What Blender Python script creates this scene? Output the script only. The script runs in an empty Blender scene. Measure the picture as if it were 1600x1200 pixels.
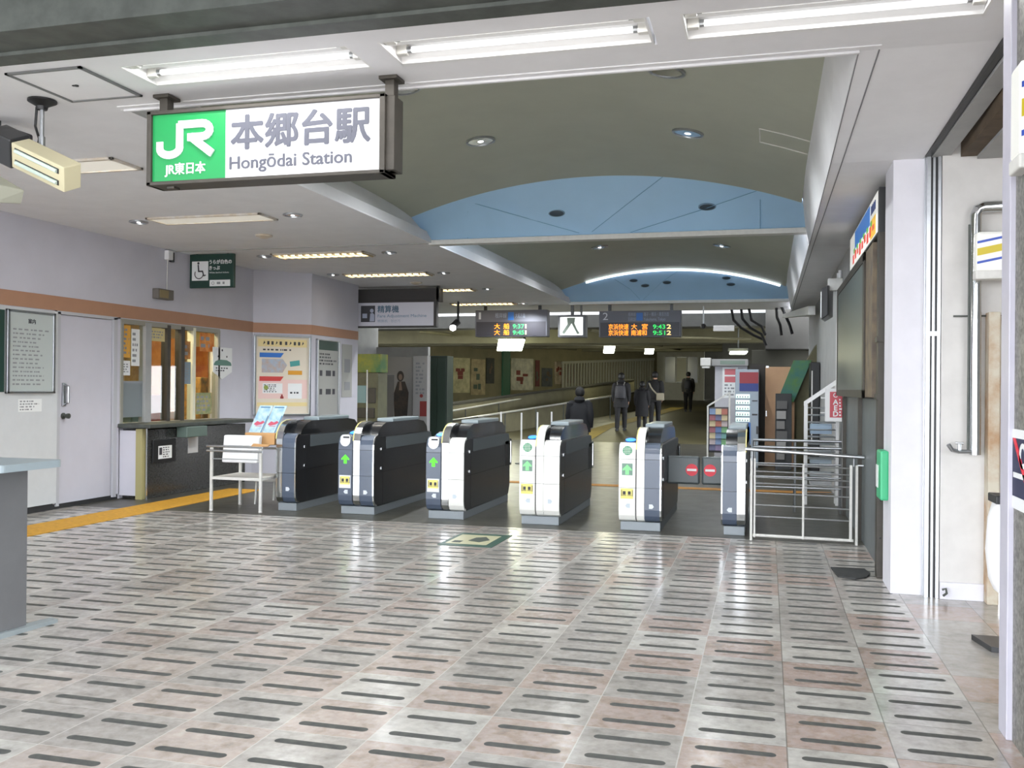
import bpy, bmesh, math, random
from mathutils import Vector, Matrix, Euler

random.seed(7)
SC = bpy.context.scene
COL = SC.collection
R = math.radians

# ------------------------------------------------------------------ camera
CAM_H = 1.40
FOC, YAW, PITCH, ROLL = 1470.5, R(15.1768), R(.1755), R(.5108)
_f = Vector((-math.sin(YAW)*math.cos(PITCH), math.cos(YAW)*math.cos(PITCH), math.sin(PITCH)))
_r = Vector((math.cos(YAW), math.sin(YAW), 0)); _u = _r.cross(_f)
_r, _u = _r*math.cos(ROLL)+_u*math.sin(ROLL), _u*math.cos(ROLL)-_r*math.sin(ROLL)
cd = bpy.data.cameras.new('camera'); cam = bpy.data.objects.new('camera', cd); COL.objects.link(cam)
cd.sensor_width = 36; cd.lens = FOC*36/1600; cd.clip_end = 400; cd.clip_start = .05
M3 = Matrix((_r, _u, -_f)).transposed()
cam.matrix_world = Matrix.Translation((0, 0, CAM_H)) @ M3.to_4x4()
SC.camera = cam

def ray(px, py): return _r*((px-800)/FOC) - _u*((py-600)/FOC) + _f
def on_y(px, py, y):
    d = ray(px, py); return Vector((0, 0, CAM_H)) + d*(y/d.y)
def on_x(px, py, x):
    d = ray(px, py); return Vector((0, 0, CAM_H)) + d*(x/d.x)
def on_z(px, py, z):
    d = ray(px, py); return Vector((0, 0, CAM_H)) + d*((z-CAM_H)/d.z)

# ------------------------------------------------------------------ world, exposure
W = bpy.data.worlds.new('overcast_sky'); SC.world = W; W.use_nodes = True
nt = W.node_tree; bg = nt.nodes['Background']
tc = nt.nodes.new('ShaderNodeTexCoord'); sp = nt.nodes.new('ShaderNodeSeparateXYZ'); rp = nt.nodes.new('ShaderNodeValToRGB')
nt.links.new(tc.outputs['Generated'], sp.inputs[0]); nt.links.new(sp.outputs['Z'], rp.inputs[0]); nt.links.new(rp.outputs[0], bg.inputs[0])
rp.color_ramp.elements[0].position = 0.0; rp.color_ramp.elements[0].color = (.80, .83, .88, 1)
rp.color_ramp.elements[1].position = .6; rp.color_ramp.elements[1].color = (.93, .96, 1.0, 1)
bg.inputs[1].default_value = 4.6
vs = SC.view_settings
vs.view_transform = 'Standard'; vs.look = 'None'; vs.gamma = 1; vs.use_curve_mapping = False
vs.exposure = 1.4
SC.cycles.max_bounces = 10; SC.cycles.diffuse_bounces = 6; SC.cycles.glossy_bounces = 4
SC.cycles.sample_clamp_indirect = 6.0

# ------------------------------------------------------------------ materials
def col(h):
    h = h.lstrip('#'); v = [int(h[i:i+2], 16)/255 for i in (0, 2, 4)]
    return tuple((c/12.92 if c <= .04045 else ((c+.055)/1.055)**2.4) for c in v) + (1,)

MATS = {}
def mat(name, c, rough=.6, metal=0, noise=0, scale=6, emit=0, coat=0, bump=0, spec=.5, c2=None, emit_c=None, alpha=None, trans=0):
    if name in MATS: return MATS[name]
    m = bpy.data.materials.new(name); m.use_nodes = True
    t = m.node_tree; b = t.nodes['Principled BSDF']
    c = col(c) if isinstance(c, str) else c
    b.inputs['Base Color'].default_value = c
    b.inputs['Roughness'].default_value = rough; b.inputs['Metallic'].default_value = metal
    b.inputs['Specular IOR Level'].default_value = spec
    b.inputs['Coat Weight'].default_value = coat; b.inputs['Coat Roughness'].default_value = .06
    if trans: b.inputs['Transmission Weight'].default_value = trans
    if emit:
        b.inputs['Emission Color'].default_value = col(emit_c) if emit_c else c
        b.inputs['Emission Strength'].default_value = emit
    if noise or c2 or bump:
        tcn = t.nodes.new('ShaderNodeTexCoord'); nz = t.nodes.new('ShaderNodeTexNoise')
        nz.inputs['Scale'].default_value = scale; nz.inputs['Detail'].default_value = 5; nz.inputs['Roughness'].default_value = .6
        t.links.new(tcn.outputs['Object'], nz.inputs['Vector'])
        if noise or c2:
            r2 = t.nodes.new('ShaderNodeValToRGB'); t.links.new(nz.outputs[0], r2.inputs[0])
            cb = col(c2) if c2 else tuple(max(0, x*(1-noise)) for x in c[:3]) + (1,)
            r2.color_ramp.elements[0].position = .35; r2.color_ramp.elements[0].color = cb
            r2.color_ramp.elements[1].position = .62; r2.color_ramp.elements[1].color = c
            t.links.new(r2.outputs[0], b.inputs['Base Color'])
        if bump:
            bn = t.nodes.new('ShaderNodeBump'); bn.inputs['Strength'].default_value = bump; bn.inputs['Distance'].default_value = .01
            t.links.new(nz.outputs[0], bn.inputs['Height']); t.links.new(bn.outputs[0], b.inputs['Normal'])
    MATS[name] = m
    return m

def glass(name, tint=(.86, .9, .88, 1), rough=.02):
    m = bpy.data.materials.new(name); m.use_nodes = True; t = m.node_tree; t.nodes.clear()
    o = t.nodes.new('ShaderNodeOutputMaterial'); mx = t.nodes.new('ShaderNodeMixShader')
    fr = t.nodes.new('ShaderNodeValue'); fr.outputs[0].default_value = .06
    a = t.nodes.new('ShaderNodeBsdfTransparent'); a.inputs[0].default_value = tint
    g = t.nodes.new('ShaderNodeBsdfGlossy'); g.inputs['Roughness'].default_value = rough
    t.links.new(fr.outputs[0], mx.inputs[0]); t.links.new(a.outputs[0], mx.inputs[1]); t.links.new(g.outputs[0], mx.inputs[2])
    t.links.new(mx.outputs[0], o.inputs[0]); return m

class N:
    """tiny node builder"""
    def __init__(s, m): s.t = m.node_tree
    def math(s, op, a, b=None):
        n = s.t.nodes.new('ShaderNodeMath'); n.operation = op
        for i, v in enumerate((a, b)):
            if v is None: continue
            if hasattr(v, 'links'): s.t.links.new(v, n.inputs[i])
            else: n.inputs[i].default_value = v
        return n.outputs[0]
    def mix(s, f, a, b, mode='MIX'):
        n = s.t.nodes.new('ShaderNodeMix'); n.data_type = 'RGBA'; n.blend_type = mode
        for i, v in ((0, f), (6, a), (7, b)):
            if hasattr(v, 'links'): s.t.links.new(v, n.inputs[i])
            else: n.inputs[i].default_value = v
        return n.outputs[2]
    def noise(s, vec, scale, detail=4, rough=.55):
        n = s.t.nodes.new('ShaderNodeTexNoise'); n.inputs['Scale'].default_value = scale; n.inputs['Detail'].default_value = detail
        n.inputs['Roughness'].default_value = rough; s.t.links.new(vec, n.inputs['Vector']); return n.outputs[0]
    def ramp(s, v, stops):
        n = s.t.nodes.new('ShaderNodeValToRGB'); e = n.color_ramp.elements
        while len(e) < len(stops): e.new(.5)
        for x, (p, c) in zip(e, stops): x.position = p; x.color = c if not isinstance(c, (int, float)) else (c, c, c, 1)
        s.t.links.new(v, n.inputs[0]); return n.outputs[0]

def floor_material():
    m = bpy.data.materials.new('marble_tile_floor'); m.use_nodes = True; n = N(m); t = m.node_tree; b = t.nodes['Principled BSDF']
    g = t.nodes.new('ShaderNodeNewGeometry'); s = t.nodes.new('ShaderNodeSeparateXYZ'); t.links.new(g.outputs['Position'], s.inputs[0])
    X, Y = s.outputs[0], s.outputs[1]
    u = n.math('DIVIDE', n.math('SUBTRACT', X, .085), .4); v = n.math('DIVIDE', n.math('SUBTRACT', Y, 3.845), .4)
    iu, iv = n.math('FLOOR', u), n.math('FLOOR', v); fu, fv = n.math('FRACT', u), n.math('FRACT', v)
    cb = t.nodes.new('ShaderNodeCombineXYZ'); t.links.new(iu, cb.inputs[0]); t.links.new(iv, cb.inputs[1])
    wn = t.nodes.new('ShaderNodeTexWhiteNoise'); wn.noise_dimensions = '3D'; t.links.new(cb.outputs[0], wn.inputs['Vector'])
    rnd = wn.outputs['Value']
    par = n.math('FLOORED_MODULO', n.math('ADD', iu, iv), 2)
    # pink more regular towards the right-hand columns
    right = n.math('LESS_THAN', rnd, .66)
    pink = n.math('MULTIPLY', n.math('SUBTRACT', 1, par), right)
    pos = g.outputs['Position']
    sh = t.nodes.new('ShaderNodeVectorMath'); sh.operation = 'MULTIPLY_ADD'; sh.inputs[1].default_value = (3.7, 2.9, 1); 
    t.links.new(cb.outputs[0], sh.inputs[0]); t.links.new(pos, sh.inputs[2])
    v1 = n.noise(sh.outputs[0], 7, 7, .65); v2 = n.noise(sh.outputs[0], 22, 4, .6)
    white = n.ramp(v1, [(.3, col('a5a198')), (.47, col('bfbbb3')), (.62, col('cecac1')), (.8, col('d8d5cc'))])
    grey = n.ramp(v1, [(.3, col('918c85')), (.5, col('aca69e')), (.62, col('b8b2aa')), (.8, col('c4beb6'))])
    rose = n.ramp(v1, [(.32, col('93847a')), (.43, col('a9917f')), (.50, col('b3a096')), (.58, col('b59c8e')), (.66, col('bfb0a6')), (.78, col('c4beb6'))])
    base = n.mix(n.math('GREATER_THAN', rnd, .42), white, grey)
    left = n.ramp(n.math('ADD', n.math('MULTIPLY', X, .12), .75), [(.25, .22), (.74, 1.0)])
    c = n.mix(n.math('MULTIPLY', pink, left), base, rose)
    c = n.mix(.16, c, n.ramp(v2, [(.3, .2), (.7, .8)]))
    dirt = n.ramp(n.noise(pos, .7, 3, .6), [(.35, .62), (.65, 1.0)])
    c = n.mix(.5, c, n.mix(1, c, dirt, 'MULTIPLY'))
    # joints
    eu = n.math('MINIMUM', fu, n.math('SUBTRACT', 1, fu)); ev = n.math('MINIMUM', fv, n.math('SUBTRACT', 1, fv))
    j = n.math('MAXIMUM', n.math('LESS_THAN', eu, .0065), n.math('LESS_THAN', ev, .005))
    c = n.mix(n.math('MULTIPLY', j, .6), c, n.mix(n.math('GREATER_THAN', X, -.1), col('c9c5be'), col('5b5852')))
    # anti-slip strips, two per tile, with rounded ends
    zone = n.math('MULTIPLY', n.math('LESS_THAN', Y, 9.04), n.math('LESS_THAN', X, .885))
    dv = n.math('ABSOLUTE', n.math('SUBTRACT', n.math('FRACT', n.math('MULTIPLY', v, 2)), .5))   # half-tile units, .2 m
    dvm = n.math('MULTIPLY', dv, .2)
    dum = n.math('MAXIMUM', n.math('SUBTRACT', n.math('MULTIPLY', n.math('ABSOLUTE', n.math('SUBTRACT', fu, .515)), .4), .131), 0)
    dd = n.math('SQRT', n.math('ADD', n.math('MULTIPLY', dvm, dvm), n.math('MULTIPLY', dum, dum)))
    wear = n.math('ADD', n.math('MULTIPLY', v2, .004), .0205)
    strip = n.math('MULTIPLY', n.math('LESS_THAN', dd, wear), zone)
    stripc = n.ramp(v2, [(.35, col('3c3e3d')), (.7, col('53544f'))])
    c = n.mix(strip, c, stripc)
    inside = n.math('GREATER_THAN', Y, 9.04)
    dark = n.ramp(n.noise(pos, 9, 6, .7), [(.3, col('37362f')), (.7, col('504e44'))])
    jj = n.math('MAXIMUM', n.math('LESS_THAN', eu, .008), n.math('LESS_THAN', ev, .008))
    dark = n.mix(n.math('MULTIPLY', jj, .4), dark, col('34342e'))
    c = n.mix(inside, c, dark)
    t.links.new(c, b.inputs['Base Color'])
    rr = n.math('ADD', n.math('MULTIPLY', n.noise(pos, 4, 4), .16), n.math('ADD', .12, n.math('MULTIPLY', inside, .16)))
    rr = n.math('ADD', rr, n.math('MULTIPLY', strip, .5))
    t.links.new(rr, b.inputs['Roughness']); b.inputs['Specular IOR Level'].default_value = .55
    return m

# ------------------------------------------------------------------ mesh builder
class MB:
    def __init__(s): s.bm = bmesh.new()
    def face(s, pts):
        vs_ = [s.bm.verts.new(p) for p in pts]
        return s.bm.faces.new(vs_)
    def hexa(s, p, bev=0, seg=2):
        v = [s.bm.verts.new(q) for q in p]
        fs = [s.bm.faces.new([v[i] for i in f]) for f in ((3, 2, 1, 0), (4, 5, 6, 7), (0, 1, 5, 4), (1, 2, 6, 5), (2, 3, 7, 6), (3, 0, 4, 7))]
        if bev:
            es = list({e for f in fs for e in f.edges})
            bmesh.ops.bevel(s.bm, geom=es, offset=bev, segments=seg, affect='EDGES', profile=.5)
        return s
    def box(s, x0, y0, z0, x1, y1, z1, bev=0, seg=2):
        x0, x1 = sorted((x0, x1)); y0, y1 = sorted((y0, y1)); z0, z1 = sorted((z0, z1))
        return s.hexa([(x0, y0, z0), (x1, y0, z0), (x1, y1, z0), (x0, y1, z0), (x0, y0, z1), (x1, y0, z1), (x1, y1, z1), (x0, y1, z1)], bev, seg)
    def prism(s, pts, fn, a, b):
        """pts: 2-D outline; fn(p, q, k) -> 3-D point; extruded from k=a to k=b"""
        A = [s.bm.verts.new(fn(p, q, a)) for p, q in pts]; B = [s.bm.verts.new(fn(p, q, b)) for p, q in pts]
        n = len(pts)
        s.bm.faces.new(A); s.bm.faces.new(B[::-1])
        for i in range(n): s.bm.faces.new((A[i], B[i], B[(i+1) % n], A[(i+1) % n]))
        return s
    def prism_x(s, pts, x0, x1): return s.prism(pts, lambda p, q, k: (k, p, q), x0, x1)
    def prism_z(s, pts, z0, z1): return s.prism(pts, lambda p, q, k: (p, q, k), z0, z1)
    def prism_y(s, pts, y0, y1): return s.prism(pts, lambda p, q, k: (p, k, q), y0, y1)
    def tube(s, pts, r, seg=10, flat=1.0):
        pts = [Vector(p) for p in pts]; n = len(pts); rings = []
        rad = r if isinstance(r, (list, tuple)) else [r]*n
        up = None
        for i, p in enumerate(pts):
            d = (pts[min(i+1, n-1)]-pts[max(i-1, 0)]).normalized()
            if up is None:
                up = d.orthogonal().normalized()
            else:
                up = (up - d*up.dot(d)); up = up.normalized() if up.length > 1e-6 else d.orthogonal().normalized()
            w = d.cross(up)
            rings.append([s.bm.verts.new(p + (up*math.cos(2*math.pi*k/seg) + w*math.sin(2*math.pi*k/seg)*flat)*rad[i]) for k in range(seg)])
        for a, b in zip(rings, rings[1:]):
            for k in range(seg): s.bm.faces.new((a[k], a[(k+1) % seg], b[(k+1) % seg], b[k]))
        s.bm.faces.new(rings[0][::-1]); s.bm.faces.new(rings[-1])
        return s
    def lathe(s, prof, c=(0, 0, 0), seg=20, m=None):
        """prof: (radius, height) pairs around z, then moved by matrix m or to c"""
        M = m if m is not None else Matrix.Translation(c)
        rings = []
        for r, z in prof:
            if r < 1e-6: rings.append([s.bm.verts.new(M @ Vector((0, 0, z)))])
            else: rings.append([s.bm.verts.new(M @ Vector((r*math.cos(2*math.pi*k/seg), r*math.sin(2*math.pi*k/seg), z))) for k in range(seg)])
        for a, b in zip(rings, rings[1:]):
            for k in range(seg):
                q = [a[k % len(a)], a[(k+1) % len(a)], b[(k+1) % len(b)], b[k % len(b)]]
                q = list(dict.fromkeys(q))
                if len(q) > 2: s.bm.faces.new(q)
        for e in (rings[0], rings[-1]):
            if len(e) > 2:
                try: s.bm.faces.new(e)
                except ValueError: pass
        return s
    def loft(s, rings, cap=True):
        V = [[s.bm.verts.new(p) for p in r] for r in rings]; n = len(V[0])
        for a, b in zip(V, V[1:]):
            for k in range(n): s.bm.faces.new((a[k], a[(k+1) % n], b[(k+1) % n], b[k]))
        if cap: s.bm.faces.new(V[0][::-1]); s.bm.faces.new(V[-1])
        return s
    def mesh(s, me):
        s.bm.from_mesh(me); return s

WL = {}
def link(name, data, wl, parent=None):
    o = bpy.data.objects.new(name, data); COL.objects.link(o)
    WL[o.name] = Vector(wl)
    if parent is not None:
        o.parent = parent; o.location = Vector(wl) - WL[parent.name]
    else: o.location = wl
    return o

def tag(o, label=None, cat=None, group=None, kind=None):
    if label: o['label'] = label
    if cat: o['category'] = cat
    if group: o['group'] = group
    if kind: o['kind'] = kind
    return o

def OBJ(name, mb, m, parent=None, label=None, cat=None, group=None, kind=None, smooth=False, loc=None):
    """link the built mesh (built in world coordinates) as ONE object; its origin is its own base, or its parent's base"""
    bm = mb.bm
    bmesh.ops.recalc_face_normals(bm, faces=bm.faces)
    if parent is not None: wl = WL[parent.name].copy()
    elif loc is not None: wl = Vector(loc)
    else:
        c = [v.co for v in bm.verts]
        wl = Vector(((min(v.x for v in c)+max(v.x for v in c))/2, (min(v.y for v in c)+max(v.y for v in c))/2, min(v.z for v in c)))
    bmesh.ops.translate(bm, verts=bm.verts, vec=-wl)
    me = bpy.data.meshes.new(name); bm.to_mesh(me); bm.free()
    for k in (m if isinstance(m, (list, tuple)) else [m]): me.materials.append(k)
    if smooth:
        for p in me.polygons: p.use_smooth = True
        try: me.set_sharp_from_angle(angle=R(40))
        except Exception: pass
    return tag(link(name, me, wl, parent), label, cat, group, kind)

def thing(name, label, cat, loc, group=None):
    return tag(link(name, None, loc), label, cat, group)
def struct(name, mb, m, **k): return OBJ(name, mb, m, kind='structure', **k)
def sthing(name, loc): return tag(link(name, None, loc), kind='structure')

def dup(root, loc, label=None, group=None):
    r = root.copy(); COL.objects.link(r); WL[r.name] = Vector(loc); r.location = loc
    if label: r['label'] = label
    if group: r['group'] = group
    for ch in list(root.children):
        c = ch.copy(); COL.objects.link(c); c.parent = r
        for g in ch.children:
            d = g.copy(); COL.objects.link(d); d.parent = c
    return r

def lamp_light(parent, kind, loc, energy, color=(1, .97, .9), size=.1, size_y=None, spot=150):
    l = bpy.data.lights.new('lamp_light', kind); l.energy = energy; l.color = color
    if kind == 'AREA':
        l.size = size
        if size_y: l.shape = 'RECTANGLE'; l.size_y = size_y
        else: l.shape = 'DISK'
    elif kind == 'SPOT': l.spot_size = R(spot); l.spot_blend = .6; l.shadow_soft_size = size
    else: l.shadow_soft_size = size
    return link('light', l, loc, parent)

# text: a flat extruded outline, as a mesh
_DG = None
def text_mesh(s, size, bold=0.0, depth=.001, align='LEFT', res=3, width=None, space=1.0):
    c = bpy.data.curves.new('txt', 'FONT'); c.body = s; c.size = size; c.extrude = depth; c.offset = bold
    c.align_x = align; c.resolution_u = res; c.space_character = space
    o = bpy.data.objects.new('txt', c); COL.objects.link(o)
    dg = bpy.context.evaluated_depsgraph_get(); dg.update()
    me = bpy.data.meshes.new_from_object(o.evaluated_get(dg))
    bpy.data.objects.remove(o); bpy.data.curves.remove(c)
    if width and len(me.vertices):
        xs = [v.co.x for v in me.vertices]; k = width/(max(xs)-min(xs)); x0 = min(xs)
        for v in me.vertices: v.co.x = (v.co.x-x0)*k
    return me

class Face:
    """a flat place in the world: origin, u along, v up, n outward"""
    def __init__(s, o, u=(1, 0, 0), v=(0, 0, 1)):
        s.o = Vector(o); s.u = Vector(u).normalized(); s.v = Vector(v).normalized(); s.n = s.u.cross(s.v)
    def p(s, a, b, c=0): return s.o + s.u*a + s.v*b + s.n*c
    def box(s, mb, u0, v0, u1, v1, n0, n1, bev=0):
        u0, u1 = sorted((u0, u1)); v0, v1 = sorted((v0, v1))
        return mb.hexa([s.p(u0, v0, n0), s.p(u1, v0, n0), s.p(u1, v1, n0), s.p(u0, v1, n0), s.p(u0, v0, n1), s.p(u1, v0, n1), s.p(u1, v1, n1), s.p(u0, v1, n1)], bev)
    def poly(s, mb, pts, n0, n1): return mb.prism(pts, lambda a, b, k: s.p(a, b, k), n0, n1)
    def disc(s, mb, u, v, r, n0, n1, seg=24, ry=None):
        ry = ry or r
        return s.poly(mb, [(u+r*math.cos(2*math.pi*k/seg), v+ry*math.sin(2*math.pi*k/seg)) for k in range(seg)], n0, n1)
    def ring(s, mb, u, v, r0, r1, n, a0=0, a1=2*math.pi, seg=28, d=.002):
        for k in range(seg):
            a, b = a0+(a1-a0)*k/seg, a0+(a1-a0)*(k+1)/seg
            s.poly(mb, [(u+r0*math.cos(a), v+r0*math.sin(a)), (u+r1*math.cos(a), v+r1*math.sin(a)), (u+r1*math.cos(b), v+r1*math.sin(b)), (u+r0*math.cos(b), v+r0*math.sin(b))], n, n+d)
        return mb
    def text(s, mb, st, u, v, n, size, **k):
        bold = k.pop('bold', 0)
        me0 = text_mesh(st, size, **k)
        offs = [(0, 0)] + ([(bold*math.cos(R(a)), bold*math.sin(R(a))) for a in range(0, 360, 60)] if bold else [])
        for i, (da, db) in enumerate(offs):
            me = me0.copy()
            M = Matrix((s.u, s.v, s.n)).transposed().to_4x4(); M.translation = s.p(u+da, v+db, n+.00015*i)
            me.transform(M); mb.mesh(me); bpy.data.meshes.remove(me)
        bpy.data.meshes.remove(me0); return mb
    def scribble(s, mb, u0, v0, u1, v1, rows, n, fill=.6, h=.5, seed=1):
        """lines of small print too far away to read: rows of short dark dashes"""
        rd = random.Random(seed); dv = (v1-v0)/rows
        for i in range(rows):
            v = v1 - (i+.5)*dv; u = u0; end = u0+(u1-u0)*rd.uniform(.6, 1)
            while u < end:
                w = rd.uniform(.5, 2.2)*dv
                s.box(mb, u, v-dv*h/2, min(u+w*fill, end), v+dv*h/2, n, n+.0015); u += w
        return mb

# palette
m_ceil = mat('painted_ceiling', 'e8e8eb', .75, noise=.05, scale=3, bump=.05)
m_wall = mat('white_painted_wall', 'c6c5cf', .7, noise=.05, scale=2)
m_wallg = mat('grey_painted_wall', 'a2a3a2', .75, noise=.12, scale=3)
m_pillar = mat('bright_white_plaster', 'd8d7de', .7, noise=.06, scale=4)
m_band = mat('tan_band', 'ac8268', .6, noise=.05)
m_vault = mat('olive_vault_paint', 'b4b7a8', .6, noise=.06, scale=2)
m_white = mat('white_plastic', 'e6e6e6', .4)
m_offw = mat('off_white_paint', 'd6d5d0', .55, noise=.08, scale=20)
m_steel = mat('brushed_steel', 'b9bcbf', .32, 1, noise=.1, scale=30)
m_chrome = mat('polished_steel', 'd5d8da', .14, 1)
m_dsteel = mat('weathered_grey_steel', '565a56', .55, .35, noise=.3, scale=7)
m_frame = mat('brown_grey_metal', '4a4640', .5, .3, noise=.15, scale=12)
m_black = mat('black_plastic', '17181a', .45)
m_dark = mat('dark_grey_plastic', '303133', .35)
m_navy = mat('slate_navy_panel', '4e596b', .35, coat=.3)
m_gwhite = mat('gate_white_panel', 'f0f0ea', .35, coat=.3)
m_granite = mat('speckled_granite', '7b7a75', .35, c2='3c3b38', scale=60)
m_dgranite = mat('polished_dark_granite', '3a3a38', .18, c2='232322', scale=50)
m_green = mat('sign_green', '1f9a4a', .4)
m_dgreen = mat('dark_green_sign', '1f3d35', .4)
m_grey_t = mat('sign_grey_lettering', '565864', .5)
m_yellow = mat('tactile_yellow', 'd09a28', .7, noise=.2, scale=20)
m_ink = mat('dark_ink', '3a3a40', .6)
m_inkl = mat('grey_ink', '8a8c90', .6)
m_red = mat('sign_red', 'd8283c', .45)
m_blue = mat('sign_blue', '2f6fc0', .45)
m_paper = mat('paper_white', 'e2e4e4', .6)
m_rust = mat('rusted_cream_steel', 'c2bbaa', .65, c2='a98a6a', scale=5)
m_concrete = mat('grey_concrete', '3b3a37', .8, noise=.25, scale=2, bump=.1)
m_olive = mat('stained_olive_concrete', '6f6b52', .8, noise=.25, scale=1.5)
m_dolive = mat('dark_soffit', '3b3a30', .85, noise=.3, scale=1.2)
m_girder = mat('dark_painted_girder', '33332f', .7, noise=.2)
m_glass = glass('clear_glass')
m_cardboard = mat('tan_cardboard', 'c69a68', .8)

# ================================================================== THE SETTING
ZC = 3.16; ZR = 2.99
XL = -7.6; XR = .87
YE = 21.6
m_floor = floor_material()
b = MB(); b.face([(-30, -40, 0), (20, -40, 0), (20, 24, 0), (-30, 24, 0)])
struct('floor', b, m_floor, loc=(0, 0, 0))
def ramp_z(y): return max(0, (y-24))*.03
b = MB(); b.face([(-30, 24, 0), (8, 24, 0), (8, 60, ramp_z(60)), (-30, 60, ramp_z(60))])
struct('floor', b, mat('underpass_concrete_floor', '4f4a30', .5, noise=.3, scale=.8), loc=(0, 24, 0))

# ceilings: left soffit, strip in front of the first vault (with the slots of its lamps), right soffit, end strip
YB = 4.15
b = MB(); b.box(-9.5, YB, ZC, -4.0, YE, ZC+.12); struct('ceiling', b, m_ceil)
SL = [(-3.50, -2.12), (-1.95, -.555), (-.41, .97)]
b = MB(); b.box(-4.0, YB, ZC, 1.12, 4.47, ZC+.12); b.box(-4.0, 4.84, ZC, 1.12, 5.18, ZC+.12)
xs = [-4.0] + [x for s in SL for x in s] + [1.12]
for i in range(0, len(xs), 2): b.box(xs[i], 4.47, ZC, xs[i+1], 4.84, ZC+.12)
struct('ceiling', b, m_ceil)
b = MB()
b.hexa([(.45, 5.18, ZC), (1.12, 5.18, ZC), (1.02, 6.96, ZR), (.425, 6.96, ZR), (.54, 5.18, ZC+.12), (1.12, 5.18, ZC+.12), (1.02, 6.96, ZR+.12), (.49, 6.96, ZR+.12)])
b.hexa([(.425, 6.96, ZR), (1.02, 6.96, ZR), (1.02, YE, ZR), (.44, YE, ZR), (.49, 6.96, ZR+.12), (1.02, 6.96, ZR+.12), (1.02, YE, ZR+.12), (.49, YE, ZR+.12)])
struct('ceiling', b, m_ceil)
b = MB(); b.box(-4.0, 19.42, ZC, .5, YE, ZC+.12); struct('ceiling', b, m_ceil)

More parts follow.
